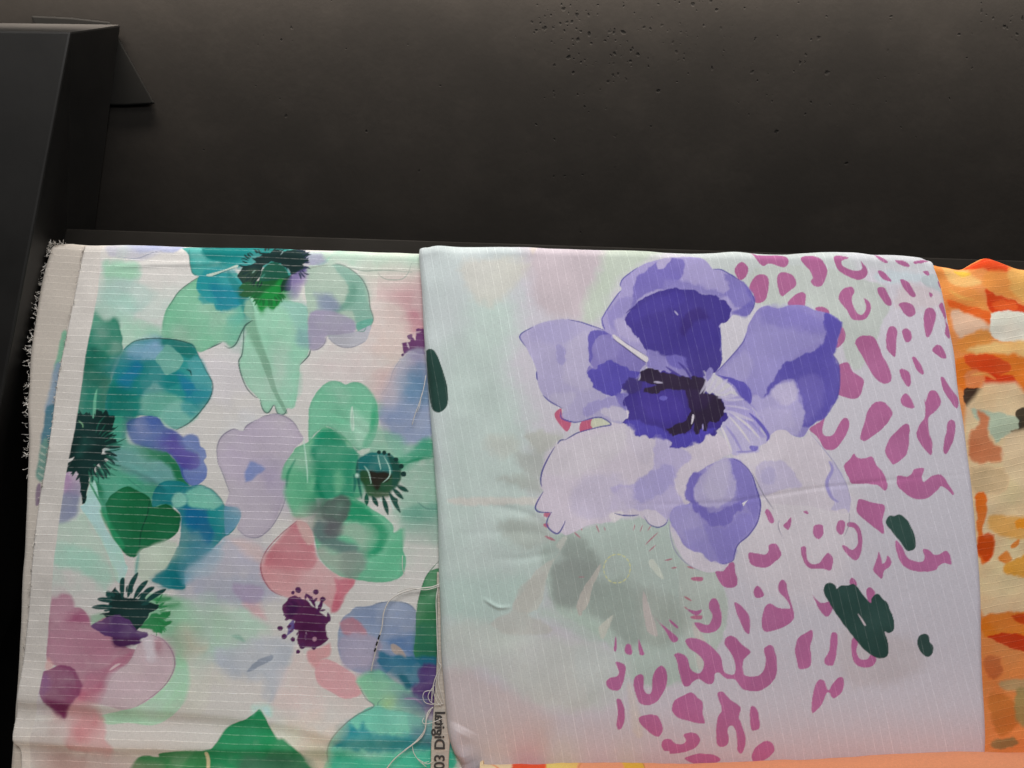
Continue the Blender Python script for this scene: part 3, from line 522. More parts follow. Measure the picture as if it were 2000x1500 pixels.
    spots = [('H', '1075,130 1120,180 1200,185 1270,180 1340,200 1360,245 1340,285 1300,290 1240,270 1200,262 1165,280 1120,240'),
     ('H', '940,300 990,245 1040,280 1040,340 990,390 960,370'), ('H', '1050,450 1100,360 1160,345 1200,380 1195,500 1160,560 1100,565 1085,500'),
     ('H', '1265,380 1290,335 1340,330 1400,360 1420,430 1360,480 1310,515 1280,470'), ('H', '1350,585 1390,520 1450,485 1495,500 1490,560 1470,600'),
     ('H', '1570,605 1620,595 1670,620 1675,655 1600,645'),
     ('I', '255,230 290,195 370,200 430,240 465,320 440,400 410,435 360,435 335,400 350,370 320,310'),
     ('I', '515,215 560,195 630,210 575,240 590,280 660,315 720,310 735,285 720,240 770,300 770,350 720,390 640,370 560,320 530,280'),
     ('I', '550,540 570,470 620,445 660,450 670,490 655,520 660,580 690,640 730,660 760,620 755,560 745,530 780,550 800,590 790,650 750,695 700,705 650,690 610,620'),
     ('I', '845,180 870,200 930,250 910,260 860,230'), ('I', '985,235 1060,245 1100,275 1080,290 1020,270'), ('I', '1140,245 1250,225 1262,238 1150,265'),
     ('I', '1205,325 1245,315 1258,340 1245,355'), ('I', '855,320 900,325 955,385 945,402 890,380'), ('I', '1030,385 1080,400 1120,450 1150,505 1140,522 1110,510 1050,440'),
     ('I', '848,460 890,445 930,490 965,560 960,590 930,585 880,530'), ('I', '1022,585 1050,563 1110,570 1145,610 1150,650 1120,675 1080,665'), ('I', '1255,490 1270,488 1288,505 1270,525'),
     ('I', '1335,590 1365,565 1400,640 1400,680 1385,700 1415,740 1430,800 1420,842 1400,840 1380,800 1390,740 1380,690 1350,630'),
     ('I', '1220,640 1250,605 1290,615 1310,660 1295,740 1270,810 1250,838 1230,820 1215,720'), ('I', '1045,790 1075,765 1110,790 1120,840 1100,872 1070,865'),
     ('I', '940,760 980,750 1008,790 1000,880 995,980 970,980 930,930 920,850'), ('I', '1280,940 1310,900 1350,900 1385,960 1390,1000 1350,995'),
     ('I', '680,880 720,830 780,820 830,840 860,890 900,990 960,1110 960,1170 930,1197 890,1195 840,1160 760,1030'), ('I', '1120,1000 1145,990 1190,1050 1215,1110 1200,1128 1160,1090'),
     ('I', '1025,1095 1050,1080 1100,1110 1115,1180 1105,1220 1080,1215 1045,1160'), ('I', '1345,1160 1370,1150 1420,1230 1485,1320 1475,1390 1440,1360 1370,1260'),
     ('I', '1035,1320 1070,1272 1110,1310 1140,1380 1110,1390 1050,1365'), ('I', '1325,400 1350,395 1365,440 1345,450'),
     ('H', '1735,1075 1820,1030 1860,1100 1930,1150 1950,1190 1920,1290 1880,1318 1800,1300 1735,1260'), ('H', '1745,735 1800,790 1795,870 1740,915 1715,900 1735,820'),
     ('L', '720,220 750,100 790,-10 850,-60 920,-50 970,20 960,60 900,140 770,240 730,240'),
     ('L', '1225,-60 1260,-145 1310,-140 1350,-60 1310,10 1255,55 1245,110 1255,180 1280,260 1275,345 1250,345 1180,260 1155,190 1180,120 1215,70 1225,0 1215,-80'),
     ('L', '1400,100 1430,78 1460,110 1450,220 1410,320 1385,348 1365,320 1375,230 1390,170'),
     ('L', '320,150 400,100 440,60 435,100 425,170 450,205 500,200 540,140 580,75 615,65 635,100 625,160 570,260 520,310 480,318 440,300 380,210'),
     ('L', '915,300 960,210 1050,120 1085,112 1100,140 1095,280 1070,360 990,428 960,415 920,350'),
     ('L', '592,440 640,385 670,345 690,370 730,385 810,368 840,430 900,500 930,580 925,620 905,635 850,590 750,580 650,580 625,530'),
     ('L', '1010,515 1080,525 1120,500 1140,465 1215,458 1200,520 1215,565 1270,525 1350,510 1400,580 1450,650 1440,668 1400,630 1350,600 1320,630 1250,690 1190,698 1110,685 1030,620 1005,570'),
     ('L', '690,740 710,698 800,725 890,740 910,770 890,850 905,970 840,930 740,850 690,800'),
     ('L', '820,1250 850,1160 860,1110 885,1180 890,1205 915,1190 930,1140 960,1180 955,1225 910,1260 885,1320 850,1290'),
     ('L', '1000,1020 1050,1080 1080,1150 1130,1180 1200,1185 1220,1150 1205,1100 1220,1082 1260,1100 1290,1130 1340,1130 1385,1103 1420,1140 1430,1210 1380,1195 1330,1220 1310,1250 1200,1265 1110,1250 1040,1200 1000,1110 990,1050'),
     ('L', '575,1060 600,1060 640,1090 670,1090 700,1040 690,960 660,920 615,910 620,875 680,885 720,940 735,1030 720,1130 690,1178 650,1165 600,1110'),
     ('L', '530,920 545,870 580,862 600,890 590,950 570,975 540,955'), ('L', '350,940 360,905 395,895 430,910 430,970 395,1015 360,985'), ('L', '275,797 300,790 320,812 300,815'), ('L', '120,905 150,870 180,840 183,880 165,938 140,930'),
     ('K', '1175,800 1190,772 1220,800 1248,860 1240,888 1210,880'),
     ('L', '252,1090 270,1065 295,1080 305,1170 340,1205 400,1200 440,1145 470,1122 500,1150 505,1200 485,1258 430,1245 330,1240 280,1190'),
     ('K', '1045,1150 1060,1118 1110,1125 1180,1130 1205,1100 1205,1060 1260,1050 1290,1090 1298,1140 1250,1190 1200,1230 1140,1235 1070,1210'),
     ('K', '790,1260 850,1265 890,1205 935,1195 945,1260 965,1330 950,1380 900,1395 850,1380 810,1320'), ('N', '1085,130 1095,95 1120,78 1150,105 1165,150 1140,170 1100,168'),
     ('N', '1280,60 1310,28 1345,60 1355,130 1390,240 1400,290 1395,340 1340,390 1250,425 1170,433 1150,370 1160,290 1180,235 1220,215 1280,245 1360,255 1370,235 1330,170 1285,120'),
     ('N', '940,205 990,230 1040,290 1060,350 1055,440 1040,455 1010,420 960,290'),
     ('N', '740,210 775,175 810,195 840,300 835,380 800,430 730,448 670,430 625,370 660,365 730,385 760,350 770,310 745,260'),
     ('N', '1548,150 1580,190 1620,210 1690,205 1705,260 1680,310 1650,315 1600,260'), ('N', '1410,570 1430,490 1500,440 1545,425 1545,490 1530,550 1540,620 1535,700 1480,730 1440,720 1425,660'),
     ('N', '1640,655 1680,580 1690,460 1720,440 1745,470 1735,600 1715,690 1680,698 1650,690'),
     ('N', '555,510 590,485 650,490 720,520 800,590 840,650 855,730 880,765 940,768 945,680 910,600 865,540 870,490 910,468 950,485 1000,540 1065,595 1010,650 1005,740 1030,780 1130,775 1180,700 1180,630 1170,570 1210,538 1250,570 1270,680 1255,800 1160,885 1080,900 1000,880 945,810 880,805 820,760 785,770 780,820 750,848 710,840 660,805 610,830 580,865 540,860 515,800 500,720 490,660 470,615 520,605 570,640 590,710 620,750 670,760 700,700 690,650 640,600 590,570'),
     ('N', '150,850 160,790 200,765 230,790 230,880 260,920 290,900 300,800 320,740 360,700 400,730 415,790 400,880 350,960 290,1005 240,1010 190,980'),
     ('M', '1610,675 1660,680 1690,710 1680,800 1650,880 1610,900 1560,880 1535,830 1570,795 1625,785 1635,740'), ('M', '1615,965 1650,970 1680,1040 1680,1130 1660,1190 1630,1200 1620,1150 1625,1050'),
     ('N', '190,1110 230,1088 310,1085 350,1110 380,1190 360,1250 330,1262 270,1220 210,1160'), ('N', '450,1030 470,970 540,930 600,912 650,950 690,990 690,1080 708,1140 690,1155 600,1140 500,1110 460,1070'),
     ('N', '810,915 850,905 900,960 985,1030 975,1100 1000,1170 1030,1270 1020,1370 1000,1400 970,1370 955,1230 920,1170 890,1200 900,1290 885,1330 840,1345 805,1310 800,1170 815,1090 840,1050 815,960'),
     ('N', '1060,1040 1080,1015 1115,1050 1135,1130 1138,1190 1110,1208 1075,1205 1060,1130'),
     ('N', '372,1330 390,1285 440,1280 480,1315 540,1320 565,1290 545,1245 600,1227 650,1240 678,1290 640,1350 560,1385 490,1400 440,1400 435,1380 390,1375'),
     ('N', '1080,1430 1110,1350 1180,1295 1240,1310 1260,1360 1240,1400 1190,1450 1120,1480'), ('N', '560,1445 640,1405 720,1400 800,1415 840,1460 700,1500'),
     ('N', '1540,1060 1545,950 1570,850 1600,810 1640,820 1660,880 1680,890 1700,850 1740,800 1780,790 1795,830 1780,900 1720,955 1695,940 1690,915 1660,915 1620,1000 1560,1065'),
     ('O', '650,560 660,490 700,490 700,530 690,590 720,650 780,650 810,610 850,650 820,700 760,717 700,700 665,650'), ('O', '770,160 775,100 800,85 835,120 830,160 800,215'), ('O', '635,50 650,10 680,30 695,70 660,80'), ('O', '860,-10 897,-10 885,22'),
     ('N', '310,310 360,370 440,430 500,490 480,520 450,510 400,430'), ('N', '435,335 495,390 498,412 450,375'), ('M', '1690,540 1730,540 1742,612 1690,605'), ('M', '1790,495 1810,540 1838,612 1800,612'), ('M', '1612,470 1618,585 1595,580'), ('N', '570,258 640,272 685,262 670,295 630,305')]
    for w, st in spots: S(w, st)
    P('J', '1130,35 1185,-10 1195,60 1262,100 1240,165 1215,165 1160,100', '#bb6480', 1, 1.2); P('J', '1345,85 1422,70 1430,140 1330,172', '#bb6480', 1, 1.2)
    P('J', '1050,810 1110,800 1090,840 1050,838', '#b0617a', .9, 1.5); P('J', '1045,895 1080,890 1085,925 1050,915', '#b0617a', .9, 1.5)
    # flower, lower left petal
    P('X', '1057,950 1057,920 1065,897 1082,872 1105,858 1132,844 1170,833 1194,828 1215,800 1240,790 1330,800 1420,860 1440,880 1400,900 1370,950 1380,1000 1300,1012 1290,1030 1255,1012 1248,1006 1205,1006 1195,1018 1175,1022 1150,1025 1130,1036 1105,1046 1095,1040 1080,1042 1070,1025 1075,1003 1060,1001 1046,990 1050,975 1062,960', '#c6becb', 1, 1.4, .8)
    P('J', '1100,300 1220,240 1400,200 1700,150 1640,330 1400,480 1200,520 1060,470', '#c8c3cb', .8, 14, 4)
    P('J', '1320,560 1500,500 1650,520 1700,620 1600,800 1400,860 1250,760', '#bdb6cb', .8, 14, 4)
    P('K', '-30,600 160,580 290,480 310,300 350,205 420,230 540,310 600,380 500,480 460,560 560,760 460,770 420,870 340,917 280,890 230,800 190,790 100,760', '#b2aacd', .92, 4, 3)
    P('K', '90,130 200,200 320,250 300,330 250,420 160,360 100,250', '#c4bdcc', .8, 6, 3)
    P('K', '160,580 310,470 440,440 490,560 400,640 300,690 190,745', '#a39cc9', .9, 6, 4)
    P('K', '0,640 120,610 150,760 60,800 -40,780', '#bab2cb', .8, 8, 4)
    P('K', '225,790 290,778 370,830 402,880 340,917 270,892 230,830', '#c6bfcc', .95, 2.5, 1.5)
    P('J', '1560,830 1640,800 1670,830 1600,880', '#cfcace', .9, 3, 2)
    for w, st, wd in (('J', '1135,290 1080,380 1035,480 1025,560 1036,602', 3), ('J', '1045,645 990,740 985,780 1020,803 1105,803', 3.2), ('J', '1108,805 1080,850 1070,900 1110,950 1160,966 1200,910 1217,870', 3), ('J', '1155,270 1180,240 1215,235', 2.6), ('J', '1215,238 1270,205 1330,175 1480,135', 2.4), ('K', '5,812 60,825 130,828 192,820', 2.6), ('K', '230,830 270,892 340,920 400,892 412,860', 1.6)):
        L(w, st, wd, '#48488c', .95)
    # left petal
    P('G', '858,835 900,790 1000,735 1120,700 1240,695 1330,720 1520,775 1580,820 1640,870 1720,920 1850,1035 1830,1100 1700,1300 1690,1500 1560,1490 1480,1460 1400,1478 1250,1497 1190,1450 1200,1390 1100,1340 1040,1290 1000,1200 990,1100 950,990 900,900', '#aea8ca', 1, 1.4, .8)
    P('G', '1000,740 1240,700 1300,760 1200,880 1000,860 920,830', '#a8a2ca', .8, 12, 4)
    P('G', '1220,900 1390,800 1400,1000 1390,1120 1450,1230 1300,1250 1200,1150', '#b8b2cc', .7, 10, 4)
    P('G', '1140,900 1190,900 1218,1000 1190,1062 1150,1000', '#9c96c4', .85, 3, 3)
    P('G', '1080,1290 1300,1270 1240,1380 1210,1450 1190,1400', '#b8b3cc', .7, 6, 3)
    P('G', '1410,800 1480,790 1540,778 1600,840 1700,920 1840,1030 1800,1090 1780,1180 1700,1160 1650,1250 1690,1310 1600,1295 1530,1270 1440,1210 1390,1120 1400,1060 1440,1070 1400,1030 1400,900', '#837ab9', .97, 1.6, 3)
    P('G', '1440,830 1560,830 1640,900 1600,1000 1460,1000', '#8f87c0', .8, 8, 3)
    P('G', '1410,800 1530,775 1570,800 1480,825 1430,900 1425,1000 1400,1030 1400,900', '#6860b0', .9, 2.5, 2)
    P('G', '1390,1115 1480,1055 1600,1015 1690,1080 1790,1110 1760,1160 1700,1170 1650,1250 1680,1290 1530,1285 1450,1225', '#5a51ac', .97, 2, 4)
    P('G', '1360,1380 1500,1310 1700,1310 1690,1380 1500,1400 1400,1455', '#9b94c5', .9, 3, 3)
    P('G', '1500,1400 1640,1375 1700,1440 1690,1490 1580,1485', '#c0bacd', .9, 4, 3)
    P('G', '1600,1290 1720,1280 1720,1400 1680,1400', '#7a72ba', .9, 4, 4)
    for w, st, wd in (('G', '905,905 860,840 880,800 960,757', 2), ('G', '1240,697 1330,715 1420,745 1512,776', 2.4), ('G', '990,1100 992,1140 996,1172', 3), ('G', '1040,1290 1100,1340 1195,1390', 2.6), ('J', '1180,20 1190,70 1280,98 1350,88', 2.8), ('J', '1350,88 1430,65 1500,62 1575,115', 2.2)):
        L(w, st, wd, '#54529c', .95)
    P('J', '1425,75 1500,65 1575,116 1430,140', '#c6c9b4', .95, 1.4)
    L('J', '1430,66 1500,62 1576,115 1480,135 1340,172', 2.2, '#5a589c', .95)
    # top petal
    P('H', '-105,690 -80,655 -40,590 50,470 45,420 90,360 200,280 320,235 440,212 560,205 650,210 720,245 770,305 830,305 900,340 990,400 1050,460 1090,540 1085,600 1050,660 1000,675 930,660 900,690 860,720 825,750 830,900 835,1030 790,1110 720,1130 700,1200 300,1120 250,1030 100,900 0,830 -85,775', '#a69ecc', 1, 1.4, .8)
    P('H', '150,430 200,340 330,255 345,300 440,212 530,230 547,300 530,360 480,400 400,450 300,470 210,520 170,560 120,620 150,500', '#7a71b8', .95, 3, 3)
    P('H', '400,380 560,400 700,440 860,510 800,530 600,480 400,470', '#8a82bf', .9, 6, 3)
    P('H', '340,240 450,210 400,280 345,305', '#b4accf', .9, 2.5, 2)
    P('H', '860,340 930,360 1020,430 1075,520 1080,600 1000,600 930,590 900,540 860,500 900,450', '#857dbe', .92, 4, 3)
    P('H', '1000,420 1092,540 1050,662 1000,677 920,645 1000,600 1055,540', '#7169b6', .85, 6, 3)
    P('H', '-60,650 60,520 150,520 130,600 60,700 0,780', '#9088c4', .7, 6, 4)
    P('H', '0,700 80,700 150,800 200,880 100,860 20,800', '#b1a9ce', .8, 5, 3)
    P('H', '85,700 130,620 100,640 170,560 230,530 300,490 400,460 520,460 620,470 700,505 780,515 850,550 905,610 908,670 860,720 825,750 830,900 835,1030 790,1110 720,1130 600,1170 400,1010 250,950 200,870 150,790', '#4a3f90', 1, 1.8, 3)
    P('H', '520,760 560,660 650,610 740,680 620,720 560,830', '#40327a', .8, 7, 3)
    P('H', '120,640 300,520 500,490 560,560 300,640 180,720', '#5247a0', .6, 10, 4)
    P('H', '250,950 300,935 400,985 520,975 560,1060 600,1170 480,1140 400,1100 260,1060', '#8b83bf', .92, 3, 3)
    P('H', '400,990 540,980 580,1060 500,1090', '#6a61b2', .85, 4, 3)
    L('H', '470,628 500,662', 3, '#b9b2d6', .9)
    for st in ('-100,700 -70,640 20,510 52,472', '45,440 60,390 100,350 180,290', '-100,690 -90,740 -75,775', '770,305 830,305 900,340 990,400', '1050,462 1090,540 1085,600 1050,662', '825,755 832,900 836,1030'):
        L('H', st, 2, '#5a55a4', .9)
    P('G', '1580,815 1625,830 1680,880 1780,940 1862,988 1852,1032 1800,1000 1680,912 1620,872', '#d6d1d6', 1, 1.4, .4)
    L('G', '1590,850 1680,915 1800,1003 1850,1035', 1.8, '#4a4676', .95); L('G', '1610,825 1690,880 1800,950 1860,990', 1.2, '#5f5a90', .8)
    # right petal
    P('H', '790,1110 900,1000 1000,880 1040,760 1080,680 1130,610 1190,590 1270,610 1380,585 1480,590 1560,620 1690,655 1768,715 1755,820 1720,930 1705,970 1740,1020 1755,1090 1750,1270 1690,1400 1640,1460 1530,1530 1480,1610 1400,1605 1340,1562 1270,1568 1200,1625 1180,1550 1110,1420 1060,1370 980,1300 900,1200 810,1140', '#938bc4', 1, 1.4, .6)
    P('H', '1130,690 1350,690 1400,760 1600,800 1640,870 1500,900 1350,1050 1280,1180 1170,1290 1050,1250 950,1200 830,1130 1000,900 1060,780', '#9a93ca', .85, 8, 4)
    P('H', '850,1110 1000,950 1080,1000 1050,1150 960,1180', '#a49dcc', .8, 10, 4)
    P('H', '1150,620 1350,600 1500,640 1620,720 1620,820 1420,760 1200,740', '#857dc0', .7, 12, 4)
    P('H', '1640,650 1690,655 1768,715 1755,820 1720,930 1705,970 1740,1020 1755,1090 1750,1270 1690,1400 1600,1490 1465,1530 1480,1400 1450,1250 1430,1195 1380,1165 1290,1185 1165,1300 1230,1180 1300,1060 1450,980 1600,910 1650,820 1625,740', '#5d54aa', .95, 3.5, 3)
    P('H', '1450,1150 1600,1150 1640,1300 1580,1440 1470,1520 1480,1400 1450,1260', '#7269b4', .8, 9, 4)
    P('H', '1180,1300 1290,1200 1400,1190 1445,1260 1445,1340 1485,1420 1470,1535 1400,1605 1340,1562 1270,1568 1200,1625 1180,1550 1110,1420 1060,1340 1080,1290', '#aba4cc', .95, 4, 3)
    P('H', '1260,1210 1400,1200 1430,1300 1350,1370 1230,1300', '#bcb5d2', .85, 6, 3)
    P('H', '1120,1420 1250,1380 1380,1400 1400,1520 1280,1560 1200,1600', '#b2abce', .7, 8, 4)
    P('H', '805,1125 960,1165 1030,1200 1072,1270 1062,1362 1000,1305 940,1222 880,1170', '#6158b0', .97, 2, 1.5)
    L('H', '793,1112 900,1000 1000,883 1030,820', 2.2, '#6862a8', .9); L('H', '1705,972 1742,1020 1757,1090 1752,1270 1690,1402', 2, '#544c9c', .8)
    # pale lower right petal
    P('K', '1180,250 1210,210 1270,162 1340,162 1400,212 1480,228 1530,180 1600,260 1690,390 1760,480 1810,590 1840,700 1832,800 1700,800 1560,760 1300,740 1180,720 1120,600 1060,480 960,390 940,340 1100,330', '#c8c1cb', 1, 1.5, .8)
    P('K', '1110,430 1250,395 1350,425 1410,520 1460,600 1340,620 1130,672 1120,560', '#b7b0ca', .9, 3, 2)
    P('K', '1200,440 1260,470 1250,580 1180,585 1140,500', '#aaa4c6', .8, 6, 4)
    P('K', '1670,395 1735,435 1810,590 1842,720 1832,800 1800,772 1690,785 1720,720 1670,650 1648,590 1690,470', '#b4aeca', .9, 2, 1.5)
    L('K', '1680,410 1700,470 1657,570 1690,680 1742,722', 7, '#958ec2', .9, 2.5)
    L('K', '1530,185 1620,290 1700,390 1732,440 1810,590 1840,720', 1.6, '#9a96b6', .85)
    L('K', '1835,800 1825,900 1795,985', 1.4, '#8b8898', .8); L('K', '1287,860 1280,920 1320,1008', 1.6, '#8b8898', .85)
    # stamens and the lavender throat
    P('K', '880,-60 1000,0 1100,80 1195,240 1135,290 1125,335 1030,362 930,352 900,300 850,190 800,110', '#b6b0d1', .97, 2, 2)
    P('H', '820,1300 980,1290 1060,1370 1130,1470 1150,1560 1180,1630 1060,1560 900,1430 860,1360', '#a39bcc', .9, 4, 3)
    L('K', '1055,30 1130,100 1200,200 1192,242', 7, '#665db2', .95, 2)
    for st, wd, c in (('870,130 940,220 1000,330', 5, '#9890c6'), ('900,60 990,160 1060,260', 4, '#d2cddc'), ('930,40 1040,120 1130,220', 5, '#d0cbdb'), ('830,130 880,230 920,330', 5, '#d4cfda'), ('960,330 1060,330 1120,300', 5, '#8a82be'), ('1000,50 1080,110 1150,190', 3, '#8f88c4')):
        L('K', st, wd, c, .85, 2)
    P('K', '1060,285 1122,288 1105,325 1070,318', '#726aba', .9, 2, 1.5)
    P('K', '940,390 960,360 1100,340 1140,400 1080,480 1000,420', '#c9c3cf', .9, 4, 2)
    # lower petal
    P('K', '430,900 480,1060 560,1195 660,1255 760,1275 860,1240 892,1205 830,1190 750,1150 600,1040 500,880', '#c3bdc8', 1, 1.5, .8)
    P('K', '430,870 460,770 560,740 600,700 580,560 600,520 680,470 760,420 900,380 960,390 1020,440 1080,520 1110,620 1140,740 1110,880 1050,980 970,1050 940,1120 920,1180 840,1207 790,1180 750,1190 690,1130 620,1110 540,1060 500,980', '#9088c0', 1, 1.6, .8)
    P('K', '430,870 460,770 600,740 680,880 700,1000 600,1050 520,1000', '#9f98c6', .8, 8, 4)
    P('K', '580,540 640,495 700,510 660,570 640,650 690,760 740,810 870,760 960,720 1000,695 1020,740 940,830 920,880 820,922 720,900 690,840 620,800 600,720 565,680', '#736ab4', .95, 3.5, 4)
    P('K', '690,490 800,400 900,385 930,480 960,560 950,650 880,730 760,770 665,750 630,650 650,560', '#aea7ca', .95, 4, 3)
    P('K', '760,430 880,400 900,560 860,680 740,700 700,580', '#b9b3cd', .7, 10, 4)
    P('K', '915,395 980,400 1050,480 1100,600 1132,740 1100,870 1010,720 960,720 970,620 930,520', '#837bbc', .92, 4, 3)
    P('K', '700,910 830,930 930,880 1000,800 1090,870 1040,980 960,1050 930,1160 840,1203 740,1050', '#837bbc', .85, 6, 4)
    P('K', '540,960 700,940 740,1060 830,1180 740,1170 640,1090', '#8d86c0', .7, 8, 4)
    for st, wd, c in (('930,385 1000,420 1070,500 1110,620 1140,740 1115,880 1050,980 970,1050 940,1120 925,1180 840,1207', 2.6, '#524c98'), ('430,900 440,1000 480,1110 560,1200 660,1258', 1.6, '#8f90a8'), ('1080,500 1130,600 1180,690 1240,778', 1.8, '#8d8a9c')):
        L('K', st, wd, c, .95)
    P('K', '998,730 1040,708 1005,757', '#d6d1da', 1, 1.2, 0, .3, smooth=False)
    # dark centre
    P('H', '50,1235 110,1155 200,1170 300,1100 480,1120 600,1150 700,1140 720,1240 800,1280 850,1340 870,1420 890,1430 860,1500 790,1600 740,1590 690,1640 600,1655 560,1690 430,1702 440,1650 350,1605 290,1622 240,1600 180,1590 160,1530 80,1512 120,1440 90,1380 60,1330 110,1290', '#463a8c', 1, 1.8, 5, .5)
    P('H', '90,1500 200,1490 350,1550 420,1580 600,1590 690,1560 800,1560 740,1595 690,1640 560,1692 430,1702 440,1650 300,1622 180,1592', '#544bac', .9, 4, 4)
    P('H', '200,1300 420,1280 560,1400 500,1500 300,1480', '#4d3f9a', .7, 10, 4)
    P('H', '110,1155 220,1175 200,1250 120,1280 60,1235', '#453a78', .9, 4, 4)
    P('H', '195,1108 250,1083 340,1080 350,1110 440,1120 550,1140 690,1150 722,1170 720,1230 700,1260 800,1285 852,1350 868,1420 830,1480 800,1500 740,1500 730,1572 700,1570 690,1510 665,1592 630,1592 618,1500 600,1560 470,1612 425,1570 400,1555 560,1490 600,1410 580,1320 550,1250 400,1240 320,1272 225,1272 230,1238 330,1210 205,1172', '#352a42', 1, 2, 2.5, .5, smooth=False)
    P('H', '560,1260 640,1250 760,1300 700,1400 600,1400', '#392b50', .7, 8, 2)
    D('H', 380, 1310, 32, '#6a62bd', 18); L('H', '308,1182 375,1189', 4, '#b9b2cc', .9); P('H', '610,1440 625,1448 618,1490 604,1514', '#cfc9d8', 1, 1.3)
    L('H', '690,1510 694,1560', 2, '#a9a2d0', .8)
    for st, wd in (('700,1100 725,1150 712,1210 672,1275', 6), ('770,1130 740,1200 700,1272', 5), ('800,1150 770,1220 735,1268', 7), ('880,1165 820,1230 780,1265', 9), ('920,1210 870,1265 800,1272', 6), ('960,1290 880,1300 815,1308', 7), ('940,1250 900,1240 850,1270', 8), ('1010,1320 920,1325 860,1320', 5), ('880,1412 960,1440 1080,1485', 7), ('870,1370 960,1380 1050,1400', 4)):
        L('H', st, wd, '#c6c0d8', .75, 2.2)
    P('H', '720,1120 750,1070 775,1090 760,1140 730,1180', '#8d85c2', .95, 2, 1.5)
    for st in ('405,1065 470,1110 520,1140', '500,1030 560,1090 600,1160'): L('H', st, 5, '#4a3f90', .95, 2)
    # dark green strokes
    GR = '#2c4a44'
    P('G', '112,960 130,930 170,925 205,960 250,1060 285,1180 300,1290 290,1370 250,1415 210,1420 170,1390 140,1300 115,1150', GR, 1, 1.2, .4, .5)
    P('L', '918,865 940,828 985,828 1020,818 1060,840 1105,900 1140,980 1152,1050 1140,1090 1100,1105 1070,1090 1030,1030 960,950 925,905', '#324c47', 1, 1.2, .8, .6)
    P('O', '435,110 450,65 490,52 530,75 540,100 570,75 620,72 660,62 700,85 740,140 800,210 805,180 830,145 870,140 895,180 930,210 970,300 990,380 980,430 945,450 915,440 935,520 945,590 930,630 890,645 840,635 770,590 700,520 600,390 500,250 455,170', '#2b4541', 1, 1.2, .8, .6)
    P('O', '700,290 740,340 767,387 750,382 715,322', '#b3aab0', 1, 1.2, 0, .3)
    P('O', '1170,520 1180,470 1220,452 1255,470 1265,515 1292,550 1290,600 1260,630 1220,620 1185,580', '#324845', 1, 1.2, .6, .6)
    return granulate(v, 1.03, .10)

